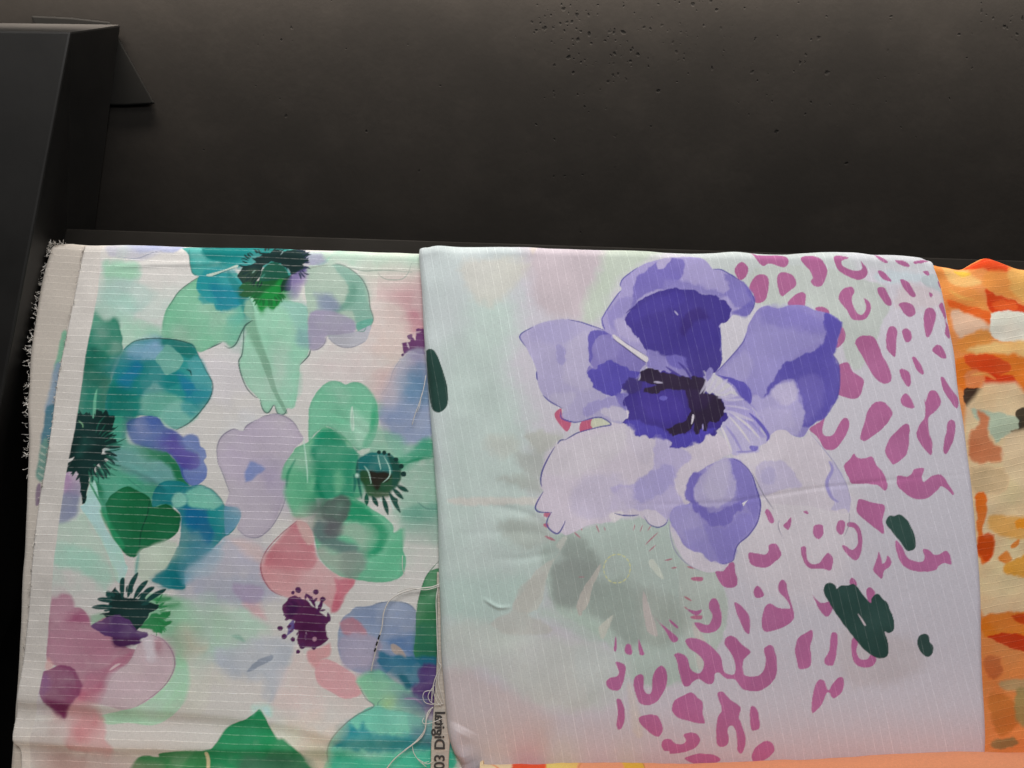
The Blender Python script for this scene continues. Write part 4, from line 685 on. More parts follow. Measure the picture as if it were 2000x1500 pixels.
def print_orange(X, Y):
    v = Canvas(X, Y, '#e29458', .9, 1.1, .3); P = v.poly; L = v.line
    I = [('1380,260 1560,260 1600,330 1680,400 1560,440 1440,410', '#e2b070', 14), ('1480,270 1560,290 1600,340 1520,360', '#d9b548', 10), ('1280,300 1340,270 1440,410 1560,440 1660,500 1720,620 1500,570 1380,520', '#de9250', 12),
         ('1560,255 1660,220 1740,190 1830,240 1920,290 1780,345 1700,310', '#cf4a20', 9), ('1700,330 1850,320 1950,400 1960,540 1800,500 1700,450', '#e08e48', 16), ('1880,280 2100,300 2100,580 1950,520 1880,420', '#dda65e', 14),
         ('1690,455 1780,500 1850,520 2000,590 2100,600 2100,660 1900,640 1750,640 1720,570', '#c94418', 6), ('1400,540 1600,590 1740,640 1742,740 1640,690 1480,610 1420,590', '#de6a2c', 8), ('1440,620 1640,690 1740,760 1740,800 1490,840', '#d4b69e', 12),
         ('1745,652 1960,640 2020,680 2020,860 1900,868 1755,822', '#dbd8cb', 5), ('1470,880 1620,775 1740,790 1740,900 1600,960 1500,950', '#dd9048', 12), ('1560,940 1800,870 2100,880 2100,1010 1800,970', '#e0b67a', 14),
         ('1490,1000 2100,1000 2100,1330 1520,1260', '#e57a2a', 16), ('1540,980 1700,968 1830,1010 1900,1080 1780,1145 1640,1115 1560,1050', '#d15224', 7), ('1700,1150 1870,1130 1950,1190 1900,1290 1710,1260', '#cb3f18', 7),
         ('1560,1100 1680,1110 1700,1200 1560,1230', '#d98a58', 10), ('1520,1255 1580,1235 1690,1240 1712,1392 1620,1372 1540,1385', '#3b332c', 3), ('1880,1300 2100,1310 2100,1560 1980,1480 1920,1400', '#3d342b', 4), ('1690,1270 1800,1300 1880,1440 1780,1430 1700,1390', '#d9a080', 7),
         ('1820,1305 1880,1345 1935,1440 1860,1415', '#d1522c', 5)]
    for st, c, sf in I: P('I', st, c, .97, sf*.8, 3)
    P('L', '1540,-20 2100,-40 2100,1560 1640,1560', '#d2bb98', .95, 14)
    Ls = [('1600,-10 1900,40 1990,80 1970,160 1860,200 1780,250 1720,160 1600,40', '#acbaa5', 7), ('1630,0 1720,50 1710,150 1760,260 1850,300 1830,390 1700,415 1590,390 1570,200 1650,110', '#c07a55', 10), ('1935,20 2010,-20 2100,-20 2100,260 1970,200 1900,162 1970,140', '#3a3228', 3),
          ('1860,200 2100,200 2100,620 1860,500', '#cfba9a', 16), ('1600,450 1850,470 1860,630 1620,650', '#c0aa88', 14), ('1625,655 1700,668 1700,800 1685,1000 1770,1000 1760,1120 1720,1185 1660,1195 1640,1000 1620,800', '#cf6a1e', 6),
          ('1645,1000 1770,985 1752,1150 1680,1185', '#b6470f', 8), ('1720,850 1930,830 2100,900 2100,1010 1780,980', '#c99d5c', 12), ('1940,872 2100,850 2100,930 1950,932', '#d08a2a', 5), ('1900,1055 1962,1000 1945,1080 1890,1085', '#c47a34', 4), ('1800,1155 1850,1110 1895,1160 1850,1215', '#c47a34', 6), ('1870,1190 2100,1130 2100,1290 1850,1290', '#c98f3a', 8)]
    for st, c, sf in Ls: P('L', st, c, .95, sf*.9, 3)
    Os = [('1670,310 1850,285 2100,295 2100,480 1850,455 1690,480', '#c4701e', 8), ('1715,472 1850,448 2100,485 2100,610 1880,560 1790,512', '#a82f0c', 4), ('1900,310 2100,300 2100,390 1950,365', '#b04010', 6), ('1680,650 1800,630 1825,760 1720,805', '#a8643c', 10), ('1820,820 2100,800 2100,905 1850,890', '#a3906c', 12),
          ('1710,920 1900,950 1960,1150 1800,1235 1730,1100', '#9c6330', 12), ('1940,900 2100,890 2100,1200 1930,1125', '#82774f', 10), ('1740,1285 1900,1250 1935,1312 1800,1355 1750,1335', '#766441', 7)]
    for st, c, sf in Os: P('O', st, c, .92, sf, 3)
    L('I', '1600,1130 1700,1120 1780,1160', 6, '#e8a860', .7, 5); L('I', '1420,470 1500,520 1600,540', 6, '#e8b060', .6, 6); P('I', '1760,560 1850,540 1960,600 1900,630 1780,610', '#d8602a', .8, 5, 3)
    return granulate(v, 1.12, .20, (.88, .82, .74))

def print_under(X, Y):
    v = Canvas(X, Y, '#cec6bc'); P = v.poly; L = v.line
    P('A', '480,800 520,790 520,950 470,1100 420,1090 450,950', '#82bda0', .95, 5, 2, cy=600)
    P('A', '430,1050 490,1050 460,1250 400,1420 350,1410 390,1250', '#8fa6bb', .95, 10, 2, cy=600)
    P('X', '92,795 112,795 104,840 92,880 80,870 86,830', '#4d7f92', .95, 6, 2, cy=650)
    P('X', '84,860 96,860 90,920 84,940 70,930 76,890', '#6f9a90', .95, 6, 2, cy=700)
    for k in range(5): L('X', '%g,%g %g,%g' % (78-k, 868+k*14, 90-k, 876+k*14), 2.5, '#c9cdc0', .7)
    P('X', '72,950 80,945 78,980 70,985', '#7d6a80', .9, 3, 1)
    return v.C
def print_peach(X, Y):
    v = Canvas(X, Y, '#ee936c'); P = v.poly; L = v.line
    P('X', '900,1400 1016,1400 1012,1600 900,1600', '#efc39c', 1, 8, 3, cy=560)
    L('X', '948,1440 960,1490 985,1530', 4, '#c9562c', .9, 3)
    P('X', '1010,1400 1076,1400 1078,1600 1006,1600', '#dd4a22', 1, 7, 2, cy=560)
    P('X', '1076,1400 1150,1400 1138,1490 1110,1600 1078,1600', '#e6bb68', 1, 4, 2, cy=560)
    L('X', '1170,1440 1145,1490 1120,1560', 3, '#a0683a', .8)
    P('X', '1228,1400 1262,1400 1272,1500 1268,1600 1238,1600', '#d9a638', 1, 3, 1, cy=560)
    L('X', '1262,1400 1272,1500 1268,1600', 2.4, '#8a5a2c', .8)
    return v.C
def print_pale(X, Y):
    v = Canvas(X, Y, '#e6cdb4'); P = v.poly
    for x, c in ((-20, '#e2a46c'), (160, '#e0a070'), (420, '#c9d0b0'), (650, '#e3b184'), (820, '#d98a60')):
        P('X', '%d,1400 %d,1400 %d,1700 %d,1700' % (x, x+90, x+110, x-10), c, .8, 20, 5, cy=560)
    return v.C
# ------------------------------------------------------------------ materials
def newmat(name):
    m = bpy.data.materials.new(name); m.use_nodes = True
    nt = m.node_tree; b = nt.nodes['Principled BSDF']
    return m, nt, b
def nd(nt, t, **k):
    n = nt.nodes.new(t)
    for a, v in k.items(): setattr(n, a, v)
    return n
def val(nt, sock, v):
    if isinstance(v, (int, float)): sock.default_value = v
    else: nt.links.new(v, sock)
def mth(nt, op, a, b=0.0, c=0.0, clamp=False):
    n = nd(nt, 'ShaderNodeMath', operation=op, use_clamp=clamp)
    val(nt, n.inputs[0], a); val(nt, n.inputs[1], b); val(nt, n.inputs[2], c); return n.outputs[0]
def mixc(nt, f, a, b, mode='MIX'):
    n = nd(nt, 'ShaderNodeMix', data_type='RGBA', blend_type=mode)
    val(nt, n.inputs[0], f)
    for s, v in ((n.inputs[6], a), (n.inputs[7], b)):
        if isinstance(v, tuple): s.default_value = v if len(v) == 4 else v+(1,)
        else: nt.links.new(v, s)
    return n.outputs[2]
def noise(nt, vec, scale, detail=2, rough=.5):
    n = nd(nt, 'ShaderNodeTexNoise'); nt.links.new(vec, n.inputs['Vector'])
    n.inputs['Scale'].default_value = scale; n.inputs['Detail'].default_value = detail; n.inputs['Roughness'].default_value = rough
    return n.outputs[0]
def maprange(nt, v, a, b, c=0.0, d=1.0, smooth=True):
    n = nd(nt, 'ShaderNodeMapRange', interpolation_type='SMOOTHSTEP' if smooth else 'LINEAR'); nt.links.new(v, n.inputs[0])
    for i, x in enumerate((a, b, c, d)): n.inputs[i+1].default_value = x
    return n.outputs[0]
def cloth_mat(name, ax, ay, spacing, strength, wander=.06, bump=.25, ribcol=(.20, .20, .19)):
    """printed cotton: print colour from the cloth, raised woven cords every few millimetres, fine weave"""
    m, nt, b = newmat(name)
    pr = nd(nt, 'ShaderNodeAttribute', attribute_name='print'); wv = nd(nt, 'ShaderNodeAttribute', attribute_name='weave')
    sx = nd(nt, 'ShaderNodeSeparateXYZ'); nt.links.new(wv.outputs['Vector'], sx.inputs[0])
    X, Y = sx.outputs[0], sx.outputs[1]
    q = mth(nt, 'ADD', mth(nt, 'MULTIPLY', X, ax), mth(nt, 'MULTIPLY', Y, ay))
    al = mth(nt, 'ADD', mth(nt, 'MULTIPLY', X, -ay), mth(nt, 'MULTIPLY', Y, ax))
    wob = mth(nt, 'SUBTRACT', noise(nt, wv.outputs['Vector'], .02, 3), .5)
    q = mth(nt, 'ADD', mth(nt, 'DIVIDE', q, spacing), mth(nt, 'MULTIPLY', wob, wander*6))
    fr = mth(nt, 'ABSOLUTE', mth(nt, 'SUBTRACT', mth(nt, 'FRACT', q), .5))
    rib = maprange(nt, fr, .015, .085, 1, 0)
    wn = nd(nt, 'ShaderNodeTexWhiteNoise', noise_dimensions='1D'); nt.links.new(mth(nt, 'FLOOR', q), wn.inputs['W'])
    cx = nd(nt, 'ShaderNodeCombineXYZ'); nt.links.new(mth(nt, 'MULTIPLY', al, .06), cx.inputs[0]); nt.links.new(mth(nt, 'MULTIPLY', mth(nt, 'FLOOR', q), 7.3), cx.inputs[1])
    brk = maprange(nt, noise(nt, cx.outputs[0], 3.0, 3, .7), .30, .62, .15, 1)
    amt = mth(nt, 'MULTIPLY', mth(nt, 'MULTIPLY', rib, brk), maprange(nt, wn.outputs[0], 0, 1, .45, 1, False))
    fine = noise(nt, wv.outputs['Vector'], .9, 2, .8)
    sc = nd(nt, 'ShaderNodeVectorMath', operation='MULTIPLY'); nt.links.new(wv.outputs['Vector'], sc.inputs[0]); sc.inputs[1].default_value = (2.2, .25, 1)
    warp = noise(nt, sc.outputs[0], 1.0, 1)
    sc2 = nd(nt, 'ShaderNodeVectorMath', operation='MULTIPLY'); nt.links.new(wv.outputs['Vector'], sc2.inputs[0]); sc2.inputs[1].default_value = (.25, 2.2, 1)
    weft = noise(nt, sc2.outputs[0], 1.0, 1)
    tex = mth(nt, 'ADD', mth(nt, 'ADD', fine, warp), weft)
    lt = nd(nt, 'ShaderNodeVectorMath', operation='MULTIPLY_ADD'); nt.links.new(pr.outputs['Color'], lt.inputs[0]); lt.inputs[1].default_value = (1.15, 1.15, 1.15); lt.inputs[2].default_value = ribcol
    base = mixc(nt, mth(nt, 'MULTIPLY', amt, strength), pr.outputs['Color'], lt.outputs[0])
    gr = mth(nt, 'ADD', mth(nt, 'MULTIPLY', mth(nt, 'SUBTRACT', tex, 1.5), .26), 1.0)
    vm = nd(nt, 'ShaderNodeVectorMath', operation='SCALE'); nt.links.new(base, vm.inputs[0]); nt.links.new(gr, vm.inputs['Scale'])
    nt.links.new(vm.outputs[0], b.inputs['Base Color'])
    b.inputs['Roughness'].default_value = .85; b.inputs['Specular IOR Level'].default_value = .12
    b.inputs['Sheen Weight'].default_value = .08; b.inputs['Sheen Roughness'].default_value = .5
    bp = nd(nt, 'ShaderNodeBump'); bp.inputs['Strength'].default_value = bump; bp.inputs['Distance'].default_value = .0006
    nt.links.new(mth(nt, 'ADD', amt, mth(nt, 'MULTIPLY', tex, .35)), bp.inputs['Height']); nt.links.new(bp.outputs[0], b.inputs['Normal'])
    return m
def plain(name, col, rough=.6, spec=.3, var=.25, scale=40, bump=.0, metallic=0.0):
    m, nt, b = newmat(name)
    tc = nd(nt, 'ShaderNodeTexCoord')
    n = noise(nt, tc.outputs['Object'], scale, 4, .6)
    c = mixc(nt, n, tuple(v*(1-var) for v in col), tuple(v*(1+var) for v in col)); nt.links.new(c, b.inputs['Base Color'])
    n2 = noise(nt, tc.outputs['Object'], scale*.4, 3)
    nt.links.new(maprange(nt, n2, .3, .7, rough*.85, min(1, rough*1.15)), b.inputs['Roughness'])
    b.inputs['Specular IOR Level'].default_value = spec; b.inputs['Metallic'].default_value = metallic
    if bump:
        bp = nd(nt, 'ShaderNodeBump'); bp.inputs['Strength'].default_value = bump; bp.inputs['Distance'].default_value = .001
        nt.links.new(noise(nt, tc.outputs['Object'], scale*6, 3), bp.inputs['Height']); nt.links.new(bp.outputs[0], b.inputs['Normal'])
    return m
def wall_mat():
    m, nt, b = newmat('painted_wall')
    tc = nd(nt, 'ShaderNodeTexCoord'); o = tc.outputs['Object']
    big = noise(nt, o, 7, 5, .65); fine = noise(nt, o, 160, 3, .6)
    c = mixc(nt, maprange(nt, big, .3, .7), (.0108, .0098, .0087), (.0146, .0131, .0116))
    c = mixc(nt, mth(nt, 'MULTIPLY', maprange(nt, fine, .3, .7), .35), c, (.0105, .0094, .0083))
    st_ = nd(nt, 'ShaderNodeVectorMath', operation='MULTIPLY'); nt.links.new(o, st_.inputs[0]); st_.inputs[1].default_value = (5, 1, 8)
    sc_ = noise(nt, st_.outputs[0], 2.2, 5, .7)
    c = mixc(nt, mth(nt, 'MULTIPLY', maprange(nt, sc_, .45, .78), .3), c, (.0255, .0227, .020))
    # dents and chips, gathered in a few worn patches
    vo = nd(nt, 'ShaderNodeTexVoronoi', feature='F1'); vo.inputs['Scale'].default_value = 150; vo.inputs['Randomness'].default_value = 1
    ds = nd(nt, 'ShaderNodeVectorMath', operation='ADD'); nz = nd(nt, 'ShaderNodeTexNoise'); nt.links.new(o, nz.inputs['Vector']); nz.inputs['Scale'].default_value = 90
    sc = nd(nt, 'ShaderNodeVectorMath', operation='SCALE'); nt.links.new(nz.outputs[1], sc.inputs[0]); sc.inputs['Scale'].default_value = .008
    nt.links.new(o, ds.inputs[0]); nt.links.new(sc.outputs[0], ds.inputs[1]); nt.links.new(ds.outputs[0], vo.inputs['Vector'])
    cs = nd(nt, 'ShaderNodeSeparateXYZ'); nt.links.new(vo.outputs['Color'], cs.inputs[0])
    chip = maprange(nt, mth(nt, 'DIVIDE', vo.outputs['Distance'], mth(nt, 'ADD', .25, cs.outputs[1])), .16, .40, .95, 0)
    dens = None
    for (px, py, r, k) in ((1095, 25, .08, 1.0), (1180, 60, .10, .8), (1320, 20, .11, .6), (1520, 110, .11, .25), (1960, 40, .07, .5), (640, 120, .12, .1), (1690, 160, .13, .12), (1120, 200, .12, .18), (560, 60, .07, .12)):
        p = onwall(float(px), float(py))
        di = nd(nt, 'ShaderNodeVectorMath', operation='DISTANCE'); nt.links.new(o, di.inputs[0]); di.inputs[1].default_value = tuple(p)
        f = maprange(nt, di.outputs['Value'], 0, r, k, 0)
        dens = f if dens is None else mth(nt, 'MAXIMUM', dens, f)
    dens = mth(nt, 'ADD', dens, .004)
    on = mth(nt, 'MULTIPLY', chip, mth(nt, 'LESS_THAN', cs.outputs[0], dens))
    c = mixc(nt, on, c, (.0035, .0033, .003)); nt.links.new(c, b.inputs['Base Color'])
    b.inputs['Roughness'].default_value = .75; b.inputs['Specular IOR Level'].default_value = .10
    bp = nd(nt, 'ShaderNodeBump'); bp.inputs['Strength'].default_value = .35; bp.inputs['Distance'].default_value = .0012
    nt.links.new(mth(nt, 'SUBTRACT', mth(nt, 'MULTIPLY', fine, .25), on), bp.inputs['Height']); nt.links.new(bp.outputs[0], b.inputs['Normal'])
    return m
M_WALL = wall_mat()
M_POST = plain('black_lacquer', (.0125, .012, .0113), .55, .22, .55, 14, .15)
M_SHADOW = plain('shadow_black', (.007, .007, .0065), .8, .1, .2, 30)
M_EDGE = plain('worn_edge_paint', (.085, .083, .080), .45, .4, .3, 60, .1)
M_RAIL = plain('dark_brown_rail', (.013, .012, .0105), .8, .1, .2, 25, .05)
M_THREAD = plain('cotton_thread', (.80, .77, .72), .8, .2, .1, 300)
M_THREADD = plain('dyed_thread', (.03, .03, .032), .8, .2, .1, 300)
M_INK = plain('black_ink', (.085, .08, .078), .8, .1, .5, 500)
# ------------------------------------------------------------------ the setting
def solid(name, corners8, mat, parent=None, bevel=0.0, seg=2):
    bm = bmesh.new(); v = [bm.verts.new(tuple(map(float, p))) for p in corners8]
    for f in ((0, 1, 2, 3), (7, 6, 5, 4), (0, 4, 5, 1), (1, 5, 6, 2), (2, 6, 7, 3), (3, 7, 4, 0)): bm.faces.new([v[i] for i in f])
    bmesh.ops.recalc_face_normals(bm, faces=bm.faces)
    if bevel: bmesh.ops.bevel(bm, geom=list(bm.edges), offset=bevel, segments=seg, affect='EDGES', profile=.6)
    me = bpy.data.meshes.new(name); bm.to_mesh(me); bm.free()
    return link(name, me, mat, parent)
def prism(name, front, back, mat, parent=None, bevel=0.0):
    n = len(front); bm = bmesh.new()
    a = [bm.verts.new(tuple(map(float, p))) for p in front]; b = [bm.verts.new(tuple(map(float, p))) for p in back]
    bm.faces.new(a); bm.faces.new(b[::-1])
    for i in range(n): bm.faces.new((a[i], b[i], b[(i+1) % n], a[(i+1) % n]))
    bmesh.ops.recalc_face_normals(bm, faces=bm.faces)
    if bevel: bmesh.ops.bevel(bm, geom=list(bm.edges), offset=bevel, segments=2, affect='EDGES', profile=.6)
    me = bpy.data.meshes.new(name); bm.to_mesh(me); bm.free()
    return link(name, me, mat, parent)
ws = solid('back_wall', [(-1.6, WALLY, .2), (1.6, WALLY, .2), (1.6, WALLY, 2.2), (-1.6, WALLY, 2.2), (-1.6, WALLY+.02, .2), (1.6, WALLY+.02, .2), (1.6, WALLY+.02, 2.2), (-1.6, WALLY+.02, 2.2)], M_WALL)
tag(ws, kind='structure')
def tube(name, p, r, mat, parent, sides=6, wob=0.0):
    p = np.array(p, float); n = len(p); vs_ = []; fs = []
    for i in range(n):
        t = p[min(i+1, n-1)]-p[max(i-1, 0)]; t = t/(np.linalg.norm(t)+1e-9)
        a = np.cross(t, N); a = a/(np.linalg.norm(a)+1e-9); b = np.cross(t, a)
        rr = r*(1+wob*math.sin(i*1.7)) if 0 < i < n-1 else r*.45
        for k in range(sides):
            an = 2*math.pi*k/sides; vs_.append(p[i]+rr*(math.cos(an)*a+math.sin(an)*b))
    for i in range(n-1):
        for k in range(sides):
            k2 = (k+1) % sides; fs.append((i*sides+k, i*sides+k2, (i+1)*sides+k2, (i+1)*sides+k))
    return [tuple(map(float, v)) for v in vs_], fs
def tube_obj(name, p, r, mat, parent, wob=.15):
    v, f = tube(name, p, r, mat, parent, 6, wob)
    me = bpy.data.meshes.new(name); me.from_pydata(v, [], f); me.update(); me.polygons.foreach_set('use_smooth', [True]*len(f))
    return link(name, me, mat, parent)
# the display rack: leaning upright, a black plate for its shadow on the wall, the rail behind and the board the cloths hang over
rack = empty('display_rack', tuple(onface(60., 1000., 0.0)))
tag(rack, 'black lacquered rack with leaning upright at the far left of the cloths', 'rack')
et = onwall(138., 62., .10); eb = onface(-22., 900., .012)
ed = eb-et; e_lo = et+ed*1.9
w_hi = onwall(236., 48., .002); w_lo = onwall(205., 470., .002); wl2 = w_lo+(w_lo-onwall(250., 205., .002))*2.2
lx = np.array([-.26, -.02, 0.0])
solid('upright', [et, e_lo, e_lo+lx, et+lx, w_hi, wl2, wl2+lx, w_hi+lx], M_POST, rack, .0022, 2)
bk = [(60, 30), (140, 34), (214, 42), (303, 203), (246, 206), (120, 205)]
prism('shadow_plate', [onwall(float(a), float(b), .004) for a, b in bk], [onwall(float(a), float(b), .001) for a, b in bk], M_SHADOW, rack, .002)  # thin black plate standing in for the shadow cast on the wall
r0 = onface(120., 446., -.045); r1 = onface(2300., 519., -.045); dn = -U*.05; bk_ = -N*.03
solid('back_rail', [r0, r1, r1+dn, r0+dn, r0+bk_, r1+bk_, r1+dn+bk_, r0+dn+bk_], M_RAIL, rack, .0015)
r0 = onface(175., 505., -.009); r1 = onface(2300., 525., -.009); dn = -U*.60; bk_ = -N*.005
solid('hanging_board', [r0, r1, r1+dn, r0+dn, r0+bk_, r1+bk_, r1+dn+bk_, r0+dn+bk_], M_RAIL, rack, .002)
# ------------------------------------------------------------------ hanging cloths
def poly_at(pl, t, axis):                    # piecewise-linear lookup along an outline
    pl = np.array(pl, float); o = np.argsort(pl[:, axis]); return np.interp(t, pl[o, axis], pl[o, 1-axis])
def smooth_line(pl): return spline(np.array(pl, float), False, 6)
def cloth(name, printer, mat, parent, left, right, top, ybot, off, rt, rl, rr, step, disp=None, back=.05):
    left = smooth_line(left); right = smooth_line(right); top = smooth_line(top)
    il, ir, it = rl*PXM*.98, rr*PXM*.98, rt*PXM*.86
    wid = (right[:, 0].mean()-left[:, 0].mean())
    nu = max(8, int(wid/step)); nv = int((ybot-top[:, 1].mean())/step)
    def arc(r, full): 
        n = max(2, int(r*full*PXM/(step*1.3))); return [r*full*(k+1)/n for k in range(n)]
    aL = arc(rl, R(150)); aR = arc(rr, R(150)); aT = arc(rt, math.pi)
    aT += [aT[-1]+back*(k+1)/8 for k in range(8)]
    cols = [(0.0, -a) for a in aL[::-1]]+[(k/nu, 0.0) for k in range(nu+1)]+[(1.0, a) for a in aR]
    rows = [(0.0, a) for a in aT[::-1]]+[(k/nv, 0.0) for k in range(nv+1)]
    u = np.array([c[0] for c in cols]); sa = np.array([c[1] for c in cols])
    v = np.array([r_[0] for r_ in rows]); ta = np.array([r_[1] for r_ in rows])
    Uu, Vv = np.meshgrid(u, v); SA, TA = np.meshgrid(sa, ta)
    px = np.interp(Uu, [0, 1], [left[:, 0].mean(), right[:, 0].mean()])
    for _ in range(4):
        ty = poly_at(top, px, 0)+it; py = ty+Vv*(ybot-ty)
        lx_ = poly_at(left, py, 1)+il; rx_ = poly_at(right, py, 1)-ir; px = lx_+Uu*(rx_-lx_)
    Q = onface(px, py, off)
    dx = px+SA*PXM; dy = py-TA*PXM           # design coordinates of every vertex
    # sides wrap round
    r_ = np.where(SA < 0, rl, rr); an = np.abs(SA)/np.maximum(r_, 1e-6)
    Q += (np.sign(SA)*r_*np.sin(np.minimum(an, R(150))))[..., None]*cr - (r_*(1-np.cos(np.minimum(an, R(150)))))[..., None]*N
    bt = np.minimum(TA/rt, math.pi); ex = np.maximum(TA-rt*math.pi, 0)
    Q += (rt*np.sin(bt)-ex)[..., None]*U - (rt*(1-np.cos(bt)))[..., None]*N
    if disp is not None:
        h = disp(dx, dy)
        nn = np.cos(bt)[..., None]*N+np.sin(bt)[..., None]*U
        Q += h[..., None]*nn
    C = printer(dx, dy); H_, W_ = px.shape
    me = bpy.data.meshes.new(name)
    idx = np.arange(H_*W_).reshape(H_, W_)
    qd = np.stack([idx[1:, :-1], idx[1:, 1:], idx[:-1, 1:], idx[:-1, :-1]], -1).reshape(-1, 4)
    me.vertices.add(H_*W_); me.vertices.foreach_set('co', Q.reshape(-1).astype(np.float32))
    me.loops.add(qd.size); me.loops.foreach_set('vertex_index', qd.reshape(-1).astype(np.int32))
    me.polygons.add(len(qd)); me.polygons.foreach_set('loop_start', (np.arange(len(qd))*4).astype(np.int32))
    me.polygons.foreach_set('use_smooth', np.ones(len(qd), bool))
    me.update(calc_edges=True)
    ca = me.attributes.new('print', 'FLOAT_COLOR', 'POINT'); rgba = np.ones((H_*W_, 4), np.float32); rgba[:, :3] = np.clip(C.reshape(-1, 3), 0.003, .92); ca.data.foreach_set('color', rgba.reshape(-1))
    wa = me.attributes.new('weave', 'FLOAT_VECTOR', 'POINT')
    F = onface(px, py, off); S = (F @ cr)*1000+SA*1000; T = -((F-P0) @ U)*1000-TA*1000
    wv = np.stack([S, T, np.zeros_like(S)], -1).astype(np.float32); wa.data.foreach_set('vector', wv.reshape(-1))
    return link(name, me, mat, parent)
def ridge(x, y, pl, w):                      # distance-based soft ridge along a line; signed side
    p = spline(np.array(pl, float), False, 5); best = np.full(x.shape, 1e9); side = np.zeros(x.shape); tt = np.zeros(x.shape)
    for i in range(len(p)-1):
        a, b = p[i], p[i+1]; e = b-a; L2 = e @ e+1e-9
        t = np.clip(((x-a[0])*e[0]+(y-a[1])*e[1])/L2, 0, 1); ddx = x-a[0]-t*e[0]; ddy = y-a[1]-t*e[1]; d = np.hypot(ddx, ddy)
        m = d < best; best = np.where(m, d, best); side = np.where(m, np.sign(e[0]*ddy-e[1]*ddx), side); tt = np.where(m, (i+t)/(len(p)-1), tt)
    return best*side, tt
def fold(x, y, pl, amp, wu, wd, fade=.15):   # crest along pl: wide on the upper side, steep on the lower
    d, t = ridge(x, y, pl, 0)
    h = np.where(d < 0, np.exp(-(d/wu)**2), np.exp(-(d/wd)**2))
    k = np.clip(t/fade, 0, 1)*np.clip((1-t)/fade, 0, 1) if fade else 1
    return amp*h*k
def disp_left(x, y):
    h = .0011*fbm(x, y, 170, 31, 3)+.00025*fbm(x, y, 30, 33, 2)
    h = h+fold(x, y, [(-40, 1352), (40, 1362), (150, 1371), (250, 1380), (375, 1388), (475, 1397), (550, 1408), (625, 1425), (665, 1436), (760, 1440), (900, 1436)], .0036, 50, 17, 0)
    h = h+fold(x, y, [(-40, 1436), (29, 1441), (110, 1448), (215, 1455), (330, 1459), (420, 1459), (600, 1461), (720, 1463)], .0042, 36, 14, .1)
    h = h+fold(x, y, [(215, 522), (300, 517), (370, 516), (450, 512)], .0008, 6, 5)
    h = h+fold(x, y, [(230, 905), (290, 930), (330, 960)], .0006, 7, 6)+fold(x, y, [(640, 800), (690, 830), (720, 850)], -.0005, 8, 8)
    return h
def disp_right(x, y):
    h = .0013*fbm(x, y, 260, 41, 2)+.0002*fbm(x, y, 36, 43, 2)
    # pressed fold across the flower
    d, t = ridge(x, y, [(1180, 985), (1300, 985), (1420, 981), (1500, 969), (1600, 953), (1662, 947), (1740, 938), (1830, 930), (1960, 925)], 0)
    k = np.clip(t/.3, 0, 1)*np.clip((1-t)/.35, 0, 1)
    h = h-.0005*np.exp(-(d/4.5)**2)*k+.0008*np.exp(-(np.abs(d)/70))*k
    # pulled wrinkles running left from the gathered point
    for pl, a, wu, wd in (([(1085, 1040), (1040, 1008), (985, 992), (925, 984)], -.0022, 9, 7), ([(1085, 1050), (1030, 1040), (960, 1040), (880, 1046)], -.0014, 9, 9), ([(1095, 1075), (1060, 1084), (1010, 1092), (950, 1090)], -.0020, 8, 8),
                          ([(1080, 1060), (1020, 1062), (950, 1060)], .0016, 14, 12), ([(1075, 1020), (1000, 1015), (930, 1010)], .0015, 12, 10), ([(1110, 1060), (1160, 1100), (1240, 1150), (1330, 1180)], -.0012, 16, 22), ([(1060, 960), (1010, 955), (930, 950)], -.0010, 12, 12)):
        h = h+.30*fold(x, y, pl, a, wu, wd, .35)
    h = h+.0030*np.exp(-((x-1150)/140)**2-((y-1060)/60)**2)-.0032*np.exp(-((x-1180)/190)**2-((y-1230)/80)**2)
    h = h+fold(x, y, [(942, 1168), (960, 1180), (975, 1187), (1000, 1186)], .0012, 4, 3, .3)
    h = h-.0022*np.exp(-((y-484)/14)**2)*fbm(x, y*0, 90, 51, 2)
    h = h+.0050*np.exp(-((x-1740)/60)**2-((y-500)/26)**2)*.35
    h = h+fold(x, y, [(1680, 560), (1780, 552), (1880, 560)], .0009, 26, 18, .3)
    h = h+fold(x, y, [(905, 1420), (890, 1455), (905, 1500)], .003, 22, 22, .2)
    h = h-.010*np.clip((y-1380)/140, 0, 1)**2
    return h
def disp_orange(x, y):
    h = .0028*fbm(x, y, 90, 61, 3)
    yy = y+.22*(x-1900)+10*fbm(x, y, 80, 63, 2)
    h = h+.0009*np.sin(yy/11.0)*np.clip((900-y)/300, .35, 1)+.003*np.sin(x/22.+1.2)*np.exp(-((y-520)/26)**2)
    return h
def disp_soft(x, y): return .0018*fbm(x, y, 120, 71, 3)
def disp_front(x, y): return .0014*fbm(x, y*0, 300, 73, 2)+.0012*fbm(x, y, 70, 75, 3)
M_L = cloth_mat('dobby_cotton_green', -.035, 1, 7.6, .85, .08, .35, (.28, .28, .27))
M_U = cloth_mat('dobby_cotton_under', -.06, 1, 7.6, .6)
dr = onface(890., 700.)-onface(850., 470.); sx_, sy_ = float(dr @ cr), float(-dr @ U); ln = math.hypot(sx_, sy_)
M_R = cloth_mat('dobby_cotton_violet', sy_/ln, -sx_/ln, 8.4, 1.0, .05, .3, (.065, .065, .065))
M_O = cloth_mat('slub_cotton_orange', .16, 1, 7.0, .5, .22, .5, (.22, .17, .10))
M_P = cloth_mat('peach_cotton', .02, 1, 3.2, .25, .05, .4, (.05, .04, .03))
